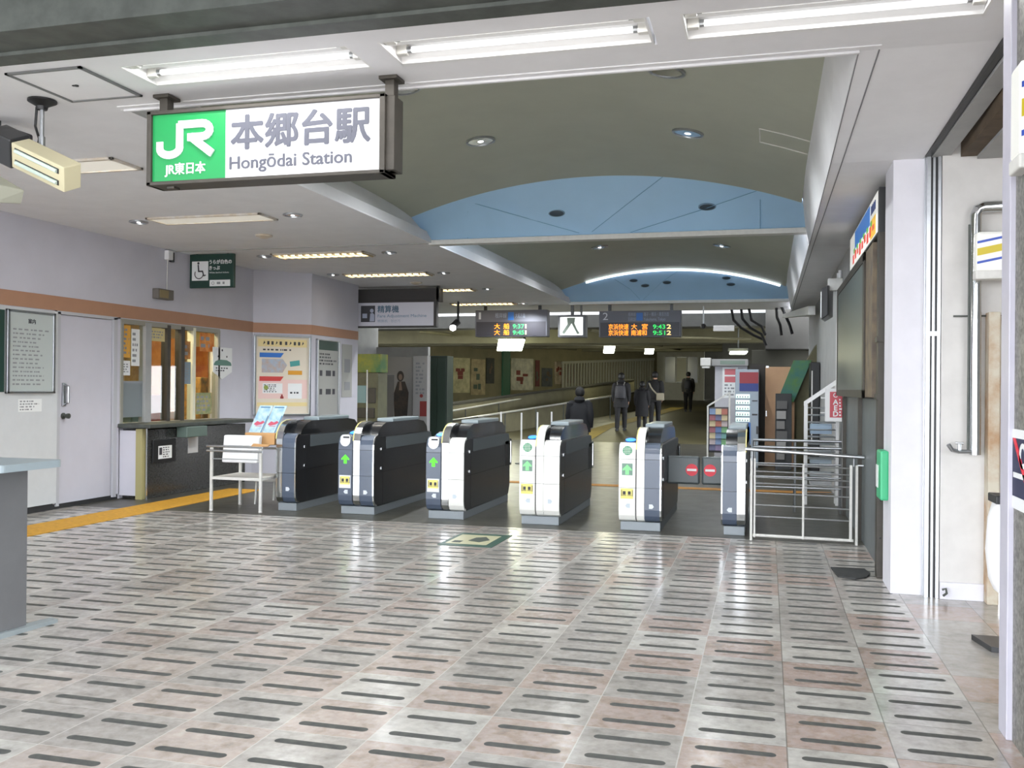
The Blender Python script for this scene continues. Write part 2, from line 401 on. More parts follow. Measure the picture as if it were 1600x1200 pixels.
# the two barrel vaults
VX0, VX1, VS, VH = -4.15, .34, 3.49, .395
VC = (VX0+VX1)/2; VW = (VX1-VX0)/2; VR = (VW*VW+VH*VH)/(2*VH)
def vault_z(x): return VS+VH-VR+math.sqrt(VR*VR-(x-VC)**2)
NA = 40
ARC = [(VX0+(VX1-VX0)*i/NA, vault_z(VX0+(VX1-VX0)*i/NA)) for i in range(NA+1)]
m_bluepan = mat('glossy_blue_panel', 'acd2f2', .3, .0, noise=.06, scale=1.2, coat=.2)
GAB = {}
for y0, y1 in ((5.18, 10.9), (11.02, 19.38)):
    ya = y1-.42
    def ring(y, zs, vh, lift=0):
        rr_ = (VW*VW+vh*vh)/(2*vh)
        return [(x, y, zs+vh-rr_+math.sqrt(max(0, rr_*rr_-(x-VC)**2))+lift) for x, _ in ARC]
    prof = [(y0-.02, VS, VH), (y1-2.2, VS, VH), (y1-1.6, VS-.004, VH), (y1-1.2, VS-.018, VH), (y1-.85, VS-.04, VH), (y1-.6, VS-.068, VH), (ya, VS-.10, VH)]
    b = MB(); b.loft([ring(*q)+ring(*q, .06)[::-1] for q in prof])
    struct('ceiling', b, m_vault, smooth=True)
    b = MB()
    b.prism_y([(-3.99, ZC-.002), (-4.03, ZC-.002), (-4.20, VS+.02), (-4.15, VS+.02)], y0, y1)       # left fascia
    zr0 = ZC-.002 if y0 < 6 else ZR-.002
    struct('trim_1' if y0 < 6 else 'trim_4', b, m_ceil)
    b = MB()
    if y0 < 6:
        b.hexa([(.44, y0, ZC+.004), (.452, y0, ZC+.004), (.428, 6.96, ZR+.004), (.415, 6.96, ZR+.004), (.33, y0, VS+.02), (.55, y0, VS+.02), (.50, 6.96, VS+.02), (.33, 6.96, VS+.02)])
        b.hexa([(.415, 6.96, ZR+.004), (.428, 6.96, ZR+.004), (.448, y1, ZR+.004), (.435, y1, ZR+.004), (.33, 6.96, VS+.02), (.50, 6.96, VS+.02), (.50, y1, VS+.02), (.33, y1, VS+.02)])
    else:
        b.prism_y([(.435, ZR+.004), (.448, ZR+.004), (.50, VS+.02), (.33, VS+.02)], y0, y1)
    struct('trim_2' if y0 < 6 else 'trim_5', b, m_ceil)
    # slanting blue end panel, from the arch down to the straight beam edge
    top = ring(ya, VS-.10, VH); bot = [(-4.04+(.46+4.04)*i/NA, y1+.02, ZC+.03) for i in range(NA+1)]
    b = MB(); V1 = [[b.bm.verts.new(p) for p in r_] for r_ in ([(x, y, z+.004) for x, y, z in top], bot, [(x, y+.06, z+.05) for x, y, z in bot], [(x, y+.06, z+.06) for x, y, z in top])]
    for k in range(4):
        r1_, r2_ = V1[k], V1[(k+1) % 4]
        for i in range(NA): b.bm.faces.new((r1_[i], r1_[i+1], r2_[i+1], r2_[i]))
    b.bm.faces.new([r_[0] for r_ in V1]); b.bm.faces.new([r_[-1] for r_ in V1])
    struct('wall_gable', b, m_bluepan, smooth=True)
    def on_panel(px, py, y1=y1, ya=ya, top=top):
        y = y1-.2
        for _ in range(30):
            p = on_y(px, py, y); i = min(NA-1, max(0, (p.x-VX0)/(VX1-VX0)*NA)); i0 = int(i); zt_ = top[i0][2]+(top[i0+1][2]-top[i0][2])*(i-i0)
            t_ = min(1, max(0, (p.z-ZC-.03)/(zt_-ZC-.03))); y = .5*y+.5*(y1+.02+(ya-y1-.02)*t_)
        sl = math.atan2(zt_-ZC-.03, y1+.02-ya); return on_y(px, py, y), sl
    GAB[y0] = on_panel
    b = MB()
    jl = [((742, 318), (830, 343), (905, 364)), ((1036, 276), (985, 315), (925, 362)), ((1186, 297), (1090, 330), (985, 363)), ((1188, 312), (1188, 340), (1188, 362)), ((731, 330), (731, 350), (731, 372))] if y0 < 6 else [((1060, 423), (1035, 440), (1005, 468)), ((960, 436), (985, 452), (1000, 468))]
    for ln in jl: b.tube([on_panel(*q_)[0] for q_ in ln], .0035, 5)
    struct('trim_9', b, mat('panel_joint', '6f9cbf', .5))
    b = MB(); b.box(-4.03, y1-.02, ZC-.025, .47, y1+.12, ZC+.035, .006); struct('trim_3' if y0 < 6 else 'trim_6', b, m_offw)
b = MB(); b.box(-4.2, 5.19, ZC+.1, .55, 5.24, 4.0); struct('wall_coffer_front', b, m_vault)
# mouldings round the first vault's opening
b = MB(); b.box(-4.0, 5.10, ZC-.007, .55, 5.12, ZC, .002); b.box(-4.0, 5.165, ZC-.014, .45, 5.19, ZC, .003)
struct('trim_7', b, m_ceil)
b = MB(); b.tube([(.545, 5.18, ZC-.001), (.492, 6.96, ZR-.001), (.478, 11, ZR-.001), (.478, 20, ZR-.001)], .004, 6); b.tube([(.446, 5.19, ZC+.001), (.418, 6.96, ZR-.001), (.438, 10.9, ZR-.001)], .003, 6)
struct('trim_8', b, mat('ceiling_joint_shadow_gap', '77777a', .8))
b = MB(); b.box(-7.6, 10.885, ZC-.008, -4.0, 10.91, ZC+.01); struct('trim_10', b, m_wallg)
# access outline on the vault
b = MB()
for (xa, ya, xb, yb) in ((-.08, 8.3, .33, 8.3), (-.08, 8.75, .33, 8.75), (-.08, 8.3, -.08, 8.75)):
    b.tube([(xa, ya, vault_z(xa)-.002), ((xa+xb)/2, (ya+yb)/2, vault_z((xa+xb)/2)-.002), (xb, yb, vault_z(xb)-.002)], .006, 6)
struct('trim_11', b, m_offw)
# weathered steel edge beam and the canopy soffit outside it
b = MB(); b.box(-12, 3.79, 3.12, 4, 4.05, 3.34); b.box(-12, 4.03, 3.10, 4, 4.16, 3.34); b.tube([(-12, 4.17, 3.14), (4, 4.17, 3.14)], .012, 8)
struct('trim_12', b, m_dsteel)
b = MB(); b.box(-16, -2.0, 3.30, 6, 3.80, 3.42); b.box(1.2, 3.8, 3.62, 6, 7.0, 3.7); struct('ceiling_canopy', b, mat('canopy_soffit', '8f979f', .7, noise=.06, scale=3))  # carried unseen behind the camera and over the right opening to cut daylight

# left wall
TANZ0, TANZ1 = 2.20, 2.36
WY0, WY1, WZ0, WZ1 = 9.80, 11.95, .88, 2.17          # office window
b = MB()
b.box(XL-.15, 2.0, TANZ1-.001, XL, 12.9, ZC+.1); b.box(XL-.15, 2.0, .06, XL, 8.74, TANZ1); b.box(XL-.15, 9.72, .06, XL, WY0, TANZ1)
b.box(XL-.15, WY1, .0, XL, 12.9, TANZ1); b.box(XL-.15, WY0-.01, 0, XL, WY1+.01, WZ0); b.box(XL-.15, 8.70, 2.185, XL, WY1+.02, TANZ1)
struct('wall_left', b, m_wall)
b = MB(); b.box(XL, 2.0, TANZ0, XL+.006, 12.85, TANZ1); struct('trim_13', b, m_band)
b = MB(); b.box(XL-.15, 2.0, 0, XL+.004, 8.70, .07); b.box(XL-.15, 8.7, -.01, XL-.01, 9.8, .05); struct('baseboard_left', b, m_dark)
# the panel beside the door stands a touch proud of the wall
b = MB(); b.box(XL, 2.0, .07, XL+.02, 8.735, 2.19, .003); struct('wall_left_panel', b, mat('pale_grey_panel', 'c9ccce', .6, noise=.04))
# alcove column: slanted front, straight side
CA = [(-7.75, 12.70), (-6.95, 13.50), (-6.95, 15.25), (-8.2, 15.25), (-8.2, 12.9)]
b = MB(); b.prism_z(CA, 0, ZC+.05); struct('wall_column', b, m_wall)
b = MB(); b.prism_z([(-7.75+.004, 12.70-.006), (-6.945, 13.494), (-6.945, 15.255), (-6.96, 15.255), (-6.96, 13.51), (-7.76, 12.71)], TANZ0, TANZ1-.01); struct('trim_14', b, m_band)
# wall behind, closing the hall on the left past the column
b = MB(); b.box(-9.5, 15.3, 0, -9.3, YE, ZC+.1); b.box(-10.5, YE-.1, 0, -7.95, YE+.05, 2.35); struct('wall_left_far', b, m_wallg)
# right wall with the white pillar
b = MB(); b.box(XR, 7.35, 0, XR+.15, YE, ZR+.05); struct('wall_right', b, m_wallg)
b = MB(); b.box(.83, 6.96, 0, 1.03, 7.4, ZR+.03); struct('wall_pillar', b, m_pillar)
b = MB(); b.box(1.13, 6.88, 0, 1.41, 7.1, 3.6); b.box(1.41, 6.88, 1.92, 1.66, 7.1, 3.6); struct('wall_shop', b, mat('mottled_white_wall', 'cfcdca', .75, noise=.08, scale=5))
b = MB(); b.box(1.13, 6.86, 0, 1.40, 6.89, .115, .004); struct('baseboard_shop', b, m_pillar)
b = MB(); b.box(1.40, 6.77, 0, 1.47, 7.0, 1.92, .006); b.box(1.47, 6.83, .12, 1.56, 6.95, 1.9, .004); b.box(1.56, 6.80, 0, 3.2, 7.0, 3.6); struct('door_2', b, m_rust)
# shutter rails, shutter box and the beams over the side opening
b = MB()
b.box(1.035, 6.89, 0, 1.06, 6.98, 3.02); b.box(1.075, 6.90, 0, 1.09, 6.98, 3.02); b.box(1.105, 6.89, 0, 1.125, 6.98, 3.02); b.box(1.03, 6.95, 0, 1.13, 7.02, 3.02)
b.box(1.055, 6.875, 1.77, 1.115, 6.90, 1.80)
struct('trim_15', b, m_steel)
b = MB(); b.box(1.06, 6.905, 0, 1.105, 6.945, 3.0); struct('trim_16', b, m_black)
b = MB(); b.hexa([(1.21, 4.2, 3.17), (1.30, 4.2, 3.17), (1.18, 6.95, 2.98), (1.065, 6.95, 2.98), (1.21, 4.2, 3.36), (1.30, 4.2, 3.36), (1.18, 6.95, 3.3), (1.07, 6.95, 3.3)])
struct('trim_17', b, m_wallg)
b = MB(); b.hexa([(1.17, 4.2, 3.20), (1.21, 4.2, 3.20), (1.06, 6.9, 2.985), (1.025, 6.9, 2.985), (1.17, 4.2, 3.35), (1.21, 4.2, 3.35), (1.06, 6.9, 3.2), (1.025, 6.9, 3.2)]); struct('trim_18', b, m_black)
b = MB(); b.box(1.24, 4.2, 2.97, 1.34, 6.87, 3.3); struct('trim_19', b, mat('brown_rusty_beam', '5a4a38', .8, noise=.4, scale=5))
b = MB(); b.box(1.34, 4.2, 2.95, 1.62, 6.87, 3.4); struct('trim_20', b, m_wallg)
b = MB(); b.box(3.0, 2.2, 0, 3.2, 6.9, 3.6); struct('wall_light_block', b, m_wallg)  # unseen wall, added to keep sky light out from the right
# near right post: speckled granite with a white metal corner
b = MB(); b.box(.957, 2.2, 0, 1.25, 4.19, 3.12); struct('wall_post', b, mat('near_granite', '85837c', .4, c2='4b4a45', scale=45))
b = MB(); b.box(.935, 4.17, 0, 1.25, 4.30, 3.2, .004); struct('trim_21', b, mat('lilac_white_metal', 'bcbac6', .4, noise=.06, scale=8))

# daylight gap, then the viaduct with the underpass below
pz = on_y(900, 492, 24.2).z
b = MB(); b.box(-16, 24.2, pz, 4, 24.4, 4.1); b.box(-16, 21.85, 4.0, 4, 23.75, 4.1); struct('trim_22', b, m_white)  # white band stands for the bright gap; unseen roof added to dim it
b = MB(); b.box(-16, 24.15, on_y(900, 512, 24.15).z, 4, 24.9, pz, .01); b.box(-16, 24.4, pz, 4, 24.9, 3.9); struct('trim_23', b, m_girder)
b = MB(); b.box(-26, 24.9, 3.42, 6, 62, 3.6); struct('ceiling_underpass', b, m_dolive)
b = MB()
for yy, z0 in ((27.5, 2.72), (33, 2.9), (39, 3.05), (45, 3.15)):
    b.box(-24, yy, z0, 5, yy+.5, 3.5)
struct('trim_24', b, m_olive)
b = MB()
for xx in (-9.5, -4.6): b.tube([(xx, 24.9, 2.95), (xx+.6, 46, 3.25)], .05, 8)
b.tube([(-2.6, 24.5, 2.72), (-.4, 24.5, 2.66)], .03, 8)
struct('trim_25', b, m_olive)
# poster wall running away on the left, end wall, right wall
A_, B_ = on_y(560, 600, 34), on_y(1026, 600, 50)
wd = Vector((B_.x-A_.x, B_.y-A_.y, 0)).normalized(); WLN = (B_-A_).length
FW = Face((A_.x, A_.y, 0), wd)
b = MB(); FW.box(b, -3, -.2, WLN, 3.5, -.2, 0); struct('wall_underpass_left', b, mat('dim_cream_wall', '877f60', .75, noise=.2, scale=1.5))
Eb = on_y(1026, 600, 50); Ec = on_y(1100, 600, 50)
b = MB(); b.box(Eb.x, 50, 0, Ec.x, 50.3, 3.6); struct('wall_underpass_end', b, mat('pale_end_wall', 'a3a08c', .75, noise=.08))
Wn = on_y(1128, 600, 31)
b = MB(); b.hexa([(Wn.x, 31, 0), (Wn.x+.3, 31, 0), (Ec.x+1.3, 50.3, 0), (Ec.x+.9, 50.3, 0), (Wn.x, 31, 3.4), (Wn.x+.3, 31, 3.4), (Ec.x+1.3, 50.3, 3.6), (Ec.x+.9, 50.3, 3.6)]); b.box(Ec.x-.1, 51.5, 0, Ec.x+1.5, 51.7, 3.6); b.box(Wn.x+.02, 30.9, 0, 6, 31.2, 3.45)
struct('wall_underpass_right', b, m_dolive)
# ramp parapets
P0, P1 = on_y(640, 640, 23), on_y(985, 594, 42)
pd = (P1-P0); pl = Vector((pd.x, pd.y, 0)); PLn = pl.length; FP = Face((P0.x, P0.y, 0), pl)
def par(b, n0, z0, z1): FP.poly(b, [(-2, -.1), (PLn, .3), (PLn, z1), (-2, z0)], n0, n0+.18)
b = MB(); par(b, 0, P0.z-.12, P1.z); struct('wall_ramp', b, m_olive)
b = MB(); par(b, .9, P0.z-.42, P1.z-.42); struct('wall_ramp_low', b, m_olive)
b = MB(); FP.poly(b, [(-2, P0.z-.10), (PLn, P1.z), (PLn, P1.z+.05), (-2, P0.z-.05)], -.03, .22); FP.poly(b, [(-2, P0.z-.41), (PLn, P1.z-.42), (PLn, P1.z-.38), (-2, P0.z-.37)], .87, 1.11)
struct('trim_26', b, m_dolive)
# yellow tactile paths
b = MB(); b.box(-6.96, 4.0, 0, -6.47, 11.2, .006); struct('trim_27', b, m_yellow)
b = MB(); b.box(-4.6, 13.25, 0, .85, 13.5, .006); struct('trim_28', b, mat('worn_tactile', 'a06c1c', .7, noise=.3, scale=8))
b = MB()
q = [on_z(858, 700, 0), on_z(893, 700, 0)]
q2 = [Vector((-5.15, 29, ramp_z(29))), Vector((-4.65, 29, ramp_z(29)))]; q3 = [Vector((-4.1, 42, ramp_z(42))), Vector((-3.5, 42, ramp_z(42)))]
up = Vector((0, 0, .012)); z24 = []
for A2, B2 in ((q[0], q2[0]), (q[1], q2[1])):
    k = (24-A2.y)/(B2.y-A2.y); p = A2.lerp(B2, k); p.z = 0; z24.append(p)
for a, c in ((q, z24), (z24, q2), (q2, q3)):
    b.face([a[0]+up, a[1]+up, c[1]+up, c[0]+up])
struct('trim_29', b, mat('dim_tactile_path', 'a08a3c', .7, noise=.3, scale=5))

# ------------------------------------------------------------------ left wall: door, office window
d = sthing('door_1', (XL, 8.75, 0))
b = MB(); b.box(XL-.06, 8.79, .05, XL-.012, 9.66, 2.16, .004); OBJ('leaf', b, m_wall, d)
b = MB()
b.box(XL-.06, 8.74, .03, XL+.012, 8.785, 2.19); b.box(XL-.06, 9.67, .03, XL+.012, 9.735, 2.19); b.box(XL-.06, 8.74, 2.165, XL+.012, 9.735, 2.20)
OBJ('frame', b, mat('door_frame_grey', 'b6b7bd', .5), d)
b = MB(); b.box(XL-.012, 8.835, 1.14, XL+.012, 8.885, 1.40, .004); b.tube([(XL+.01, 8.86, 1.38), (XL+.06, 8.86, 1.36), (XL+.06, 8.86, 1.18), (XL+.01, 8.86, 1.16)], .012); OBJ('handle', b, m_steel, d)
b = MB(); b.lathe([(.035, 0), (.035, .012), (.012, .02), (.012, .05), (.028, .055), (.03, .08), (0, .085)], m=Matrix.Translation((XL-.012, 8.86, 1.03)) @ Euler((0, R(90), 0)).to_matrix().to_4x4()); OBJ('door_knob', b, m_dsteel, d, smooth=True)

w = sthing('window_1', (XL, WY0, WZ0))
m_alu = mat('anodised_frame', '9c9a90', .45, .4); m_aluc = mat('cream_frame', 'd8d6c0', .5)
MULL = [(9.80, 9.85, m_alu), (10.27, 10.39, m_wallg), (10.72, 10.79, m_frame), (11.02, 11.10, m_frame), (11.30, 11.355, m_aluc), (11.90, 11.95, m_alu)]
for y0, y1, mm in MULL:
    b = MB(); b.box(XL-.09, y0, WZ0, XL+.012, y1, WZ1, .003); OBJ('mullion', b, mm, w)
b = MB(); b.box(XL-.09, WY0, WZ1-.04, XL+.005, WY1, WZ1+.02); b.box(XL-.09, WY0, WZ0, XL+.005, WY1, WZ0+.035); OBJ('rail', b, m_alu, w)
for a, c in ((9.85, 10.27), (10.39, 10.72), (10.79, 11.02), (11.10, 11.30), (11.355, 11.90)):
    b = MB(); b.box(XL-.035, a, WZ0+.03, XL-.030, c, WZ1-.03); OBJ('pane', b, m_glass, w)
b = MB(); b.box(XL-.05, 9.85, .98, XL-.03, 10.27, 1.42, .003); b.box(XL-.055, 9.86, 1.40, XL-.02, 10.26, 1.43); OBJ('lower_panel', b, mat('grey_frosted_panel', '8d9196', .4), w)

# the ticket office behind the glass
m_offc = mat('warm_office_wall', 'd8c49a', .8)
b = MB(); b.box(-11, 9.0, 0, -10.9, 13.4, 2.8); b.box(-11, 8.9, 0, XL-.15, 9.0, 2.8); b.box(-11, 13.3, 0, XL-.15, 13.4, 2.8); struct('wall_office', b, m_offc)
b = MB(); b.box(-11, 8.9, 2.6, XL-.15, 13.4, 2.8); struct('ceiling_office', b, m_offc)
ol = thing('office_ceiling_light', 'long white tube light on the ceiling inside the ticket office', 'light', (-8.15, 11.0, 2.5), )
b = MB(); b.box(-8.25, 10.2, 2.53, -8.05, 11.8, 2.60, .01); OBJ('housing', b, m_white, ol)
b = MB(); b.tube([(-8.15, 10.25, 2.505), (-8.15, 11.75, 2.505)], .02); OBJ('tube', b, mat('warm_tube_glow', 'ffe2a8', .4, emit=9, emit_c='ffd890'), ol)
la = bpy.data.lights.new('office_glow', 'AREA'); la.shape = 'RECTANGLE'; la.size = .2; la.size_y = 1.5; la.energy = 20; la.color = (1, .80, .5)
lo = link('glow', la, (-8.15, 11.0, 2.48), ol)

def office(name, label, cat, mb, m, **k): return OBJ(name, mb, m, label=label, cat=cat, **k)
b = MB(); b.box(-10.9, 9.1, 0, -10.4, 10.6, 2.0, .01)
sh = thing('office_shelf', 'grey-blue cabinet against the back wall of the ticket office', 'cabinet', (-10.65, 9.85, 0)); OBJ('body', b, mat('office_blue_grey', '7c8894', .5), sh)
for k in range(3):
    b = MB(); b.box(-10.4, 9.14+.49*k, .1, -10.38, 9.59+.49*k, 1.9, .004); OBJ('door', b, mat('office_cabinet_door', '8f9aa2', .5), sh)
b = MB(); b.box(-8.95, 13.27, 1.35, -8.65, 13.29, 2.0); office('wall_poster', 'orange poster on the end wall inside the ticket office', 'poster', b, mat('orange_poster', 'd98a3c', .6, c2='b35a28', scale=5))
b = MB(); b.box(-10.2, 13.27, 1.05, -9.5, 13.29, 2.2); office('wall_poster', 'pale yellow timetable sheet on the end wall inside the ticket office', 'poster', b, mat('yellow_sheet', 'd9c27a', .6, c2='b69a55', scale=9))
t = thing('office_desk', 'pale office desk behind the counter window', 'desk', (-8.4, 11, 0))
b = MB(); b.box(-8.75, 9.5, .72, -7.95, 12.6, .76, .006); OBJ('desk_top', b, mat('desk_top', 'bfb08a', .5), t)
for yy in (9.55, 12.5):
    b = MB(); b.box(-8.7, yy, 0, -8.0, yy+.04, .72); OBJ('leg', b, m_dsteel, t)
t = thing('computer_monitor', 'dark computer screen standing inside the leftmost office window', 'monitor', (-8.1, 10.25, .76))
b = MB(); b.box(-8.13, 10.08, 1.40, -8.10, 10.42, 1.62, .006); OBJ('screen', b, m_black, t)
b = MB(); b.box(-8.2, 10.16, .76, -8.0, 10.34, .78); b.box(-8.14, 10.22, .77, -8.11, 10.28, 1.42); OBJ('stand', b, m_dark, t)
b = MB(); b.box(-8.3, 9.75, .76, -8.0, 10.06, 1.36, .01); office('storage_box', 'orange box stacked behind the leftmost office window', 'box', b, mat('orange_box', 'cf7f2c', .6, c2='e0b070', scale=4))
b = MB(); b.box(-8.35, 10.62, .76, -8.05, 10.92, 1.22, .02); office('ticket_machine', 'blue-grey ticketing unit inside the second office window', 'machine', b, mat('teal_grey_unit', '5d7880', .5))
b = MB(); b.box(-8.1, 11.08, .76, -7.9, 11.22, 1.25, .01); office('document_holder', 'dark red folder holder inside the ticket office', 'holder', b, mat('dark_red_plastic', '7c2f33', .5))
b = MB(); b.box(-8.3, 11.32, .76, -8.0, 11.62, 1.02, .01); office('storage_box', 'cardboard box with a pink edge on the office desk', 'box', b, mat('pink_cardboard', 'd0a48c', .7))
b = MB(); b.box(-8.2, 11.95, .76, -7.9, 12.15, 1.5, .02); office('file_stack', 'amber stack of files by the right end of the office window', 'files', b, mat('amber_files', 'b9852e', .6, c2='6d5a2a', scale=11))
b = MB(); b.box(-9.4, 12.6, .0, -8.8, 12.7, 2.1, .01); office('partition_screen', 'orange-brown partition at the right of the ticket office', 'partition', b, mat('brown_partition', 'b5763a', .6, c2='dca066', scale=3))
FWX = Face((XL-.028, 0, 0), (0, 1, 0))
def sheet(label, y0, z0, y1, z1, m, seed, name='window_notice', rows=6, nn=.001):
    t = thing(name, label, 'notice', (XL-.027, (y0+y1)/2, z0))
    b = MB(); FWX.box(b, y0, z0, y1, z1, nn, nn+.002); OBJ('paper', b, m, t)
    b = MB(); FWX.scribble(b, y0+.02, z0+.03, y1-.02, z1-.03, rows, nn+.002, seed=seed); OBJ('print', b, m_inkl, t); return t
sheet('narrow white notice hung inside the leftmost office window', 10.04, 1.62, 10.20, 2.08, m_paper, 3)
sheet('yellow and orange notice at the top left corner of the office window', 9.86, 1.72, 10.02, 2.12, mat('amber_paper', 'd8a243', .6), 4)
sheet('small white slip low on the leftmost office pane', 9.87, 1.50, 10.02, 1.68, m_paper, 5, rows=4)
sheet('cream notice across the second office pane', 10.40, 1.95, 10.71, 2.12, mat('cream_paper', 'cfc08a', .6), 6, rows=3)
sheet('grey blue sheet on the narrow fourth office pane', 11.11, 1.40, 11.29, 1.70, mat('blue_paper', '7f8f9c', .6), 8)
sheet('orange picture sheet on the narrow fourth office pane', 11.12, 1.74, 11.28, 1.98, mat('orange_paper', 'c9853f', .6, c2='7a5a3a', scale=14), 9, rows=2)
sheet('orange leaflet at the top of the rightmost office pane', 11.5, 1.86, 11.85, 2.12, mat('deep_orange_paper', 'c06a24', .6, c2='e09a50', scale=9), 10, rows=2)
sheet('green striped leaflet low on the rightmost office pane', 11.42, .98, 11.80, 1.28, mat('green_paper', '7b8a62', .6, c2='b0a070', scale=12), 11, rows=4)

# counter below the window
t = thing('office_counter', 'dark granite counter with a white end panel below the ticket office window', 'counter', (-7.4, 10.9, 0))
b = MB(); b.box(XL+.002, 9.86, 0, -7.26, 12.1, .84, .004); OBJ('front_panel', b, m_dgranite, t)
b = MB(); b.box(XL+.002, 9.76, .86, -7.14, 12.12, .91, .008); OBJ('counter_top', b, m_dsteel, t)
b = MB(); b.box(XL+.002, 9.80, .04, -7.36, 9.855, .83, .003); OBJ('end_panel', b, m_wall, t, label='white end panel')
b = MB(); b.box(-7.36, 9.79, 0, -7.27, 9.855, .85); OBJ('corner_post', b, mat('khaki_metal', 'a19a6c', .5), t); 
b = MB(); b.tube([(-7.25, 9.85, 0), (-7.25, 9.85, .86)], .012); OBJ('edge_trim', b, m_chrome, t)
b = MB(); b.box(-7.255, 10.45, .72, -7.10, 10.9, .857, .01); OBJ('cash_shelf', b, mat('green_grey_shelf', '5e6f68', .4), t)
FC = Face((-7.2585, 0, 0), (0, 1, 0))
t = thing('framed_card', 'black framed card with a white label on the dark granite counter front', 'sign', (-7.25, 10.2, .45))
b = MB(); FC.box(b, 9.96, .42, 10.42, .71, 0, .02, .004); OBJ('frame', b, m_black, t)
b = MB(); FC.box(b, 10.06, .47, 10.33, .63, .02, .023); OBJ('card', b, m_paper, t)
b = MB(); FC.box(b, 10.075, .52, 10.13, .61, .023, .025); FC.scribble(b, 10.15, .48, 10.31, .62, 5, .023, seed=12); OBJ('print', b, m_ink, t)
b = MB(); FC.box(b, 10.70, .50, 10.92, .72, 0, .006); OBJ('paper_sheet', b, mat('dim_white_paper', 'b9b8b8', .6), label='white sheet taped to the dark counter beside the framed card', cat='notice')

# wall notices
FL = Face((XL+.02, 0, 0), (0, 1, 0))
t = thing('notice_board', 'large steel framed notice board of rules on the left wall beside the door', 'notice board', (XL+.02, 8.33, 1.30))
b = MB(); FL.box(b, 8.0, 1.30, 8.65, 2.145, 0, .02); OBJ('sheet', b, mat('pale_grey_sheet', 'b5bdbb', .5), t)
b = MB()
for a in ((7.985, 1.285, 8.02, 2.16), (8.63, 1.285, 8.665, 2.16), (7.985, 1.285, 8.665, 1.31), (7.985, 2.135, 8.665, 2.16)): FL.box(b, *a, 0, .035, .004)
OBJ('frame', b, m_steel, t)
b = MB(); FL.scribble(b, 8.07, 1.36, 8.60, 1.98, 14, .021, h=.35, seed=20); OBJ('print', b, m_inkl, t)
b = MB(); FL.text(b, '案内', 8.33, 2.03, .021, .055, bold=.001, align='CENTER'); OBJ('heading', b, m_ink, t)
t = thing('notice_board', 'green edged notice board cut off by the left edge behind the framed rules', 'notice board', (XL+.02, 7.6, 1.3))
b = MB(); FL.box(b, 7.2, 1.30, 7.95, 2.145, .002, .03, .004); OBJ('sheet', b, m_dgreen, t)
t = thing('wall_notice', 'small white paper notice taped under the framed rules', 'notice', (XL+.02, 8.3, 1.1))
b = MB(); FL.box(b, 8.17, 1.09, 8.50, 1.225, 0, .003); OBJ('paper', b, m_paper, t)
b = MB(); FL.scribble(b, 8.19, 1.10, 8.48, 1.215, 4, .003, seed=21); OBJ('print', b, m_inkl, t)
FLw = Face((XL, 0, 0), (0, 1, 0))
t = thing('pennant_notice', 'white shield shaped notice with a green band right of the office window', 'notice', (XL, 12.0, 1.48))
b = MB(); FLw.poly(b, [(11.77, 1.93), (11.77, 1.58), (12.0, 1.47), (12.26, 1.58), (12.26, 1.93)], .002, .012); OBJ('board', b, m_paper, t)
b = MB(); FLw.poly(b, [(11.79, 1.69), (11.83, 1.73), (11.95, 1.755), (12.12, 1.75), (12.22, 1.72), (12.24, 1.69), (12.24, 1.67), (11.79, 1.67)], .012, .014); OBJ('green_band', b, mat('train_green', '5c8378', .5), t)
b = MB(); FLw.disc(b, 12.0, 1.89, .016, .012, .014); FLw.disc(b, 11.90, 1.80, .014, .012, .014); FLw.disc(b, 12.12, 1.80, .014, .012, .014); FLw.scribble(b, 11.84, 1.58, 12.2, 1.65, 2, .012, seed=5); OBJ('print', b, m_ink, t)
# speaker and small camera on the wall
t = thing('wall_speaker', 'small brown grey box on the wall above the tan band', 'speaker', (XL, 10.55, 2.5))
b = MB(); b.box(XL+.002, 10.40, 2.49, XL+.10, 10.72, 2.62, .008); OBJ('box', b, mat('brown_grey_box', '6b6660', .6), t)
b = MB(); b.box(XL+.10, 10.42, 2.505, XL+.105, 10.60, 2.605); OBJ('grille', b, mat('ochre_grille', '8a7c5a', .7), t)
b = MB(); b.tube([(XL+.012, 10.69, 2.62), (XL+.012, 10.70, 3.02)], .006); OBJ('cable', b, m_offw, t)
t = thing('junction_box', 'small white junction box high on the left wall above the speaker', 'box', (XL, 10.7, 3.0))
b = MB(); b.box(XL+.002, 10.64, 3.02, XL+.07, 10.74, 3.14, .008); OBJ('body', b, m_white, t)
b = MB(); b.box(XL+.002, 10.74, 3.0, XL+.05, 10.80, 3.13, .006); OBJ('cover', b, m_dark, t)

# posters on the column
CF = Face((-7.75, 12.70, 0), (1, 1, 0)); CL = math.hypot(.8, .8)
u0, u1 = .245, 1.10
t = thing('poster_case', 'aluminium framed guide poster with blue and red headings on the slanted column', 'poster', (-7.3, 13.1, .95))
b = MB(); CF.box(b, u0, .93, u1, 2.15, .004, .02); OBJ('sheet', b, mat('poster_cream', 'dcd2c0', .5), t)
b = MB()
for a in ((u0-.02, .92, u0+.012, 2.17), (u1-.012, .92, u1+.02, 2.17), (u0-.02, 2.14, u1+.02, 2.17), (u0-.02, .92, u1+.02, .95)): CF.box(b, *a, .004, .05, .004)
OBJ('frame', b, m_steel, t)
def pu(f): return u0+(u1-u0)*f
def pv(f): return 2.13-1.18*f
for q_ in ((pu(.05), pv(.02), pu(.95), pv(.12)), (pu(.04), pv(.9), pu(.96), pv(.85))):
    b = MB(); CF.box(b, *q_, .021, .023); OBJ('yellow_strip', b, mat('poster_straw', 'e2cf96', .5), t)
b = MB(); CF.box(b, pu(.06), pv(.80), pu(.96), pv(.55), .021, .022); OBJ('pink_ground', b, mat('poster_pink', 'e3c4bd', .5), t)
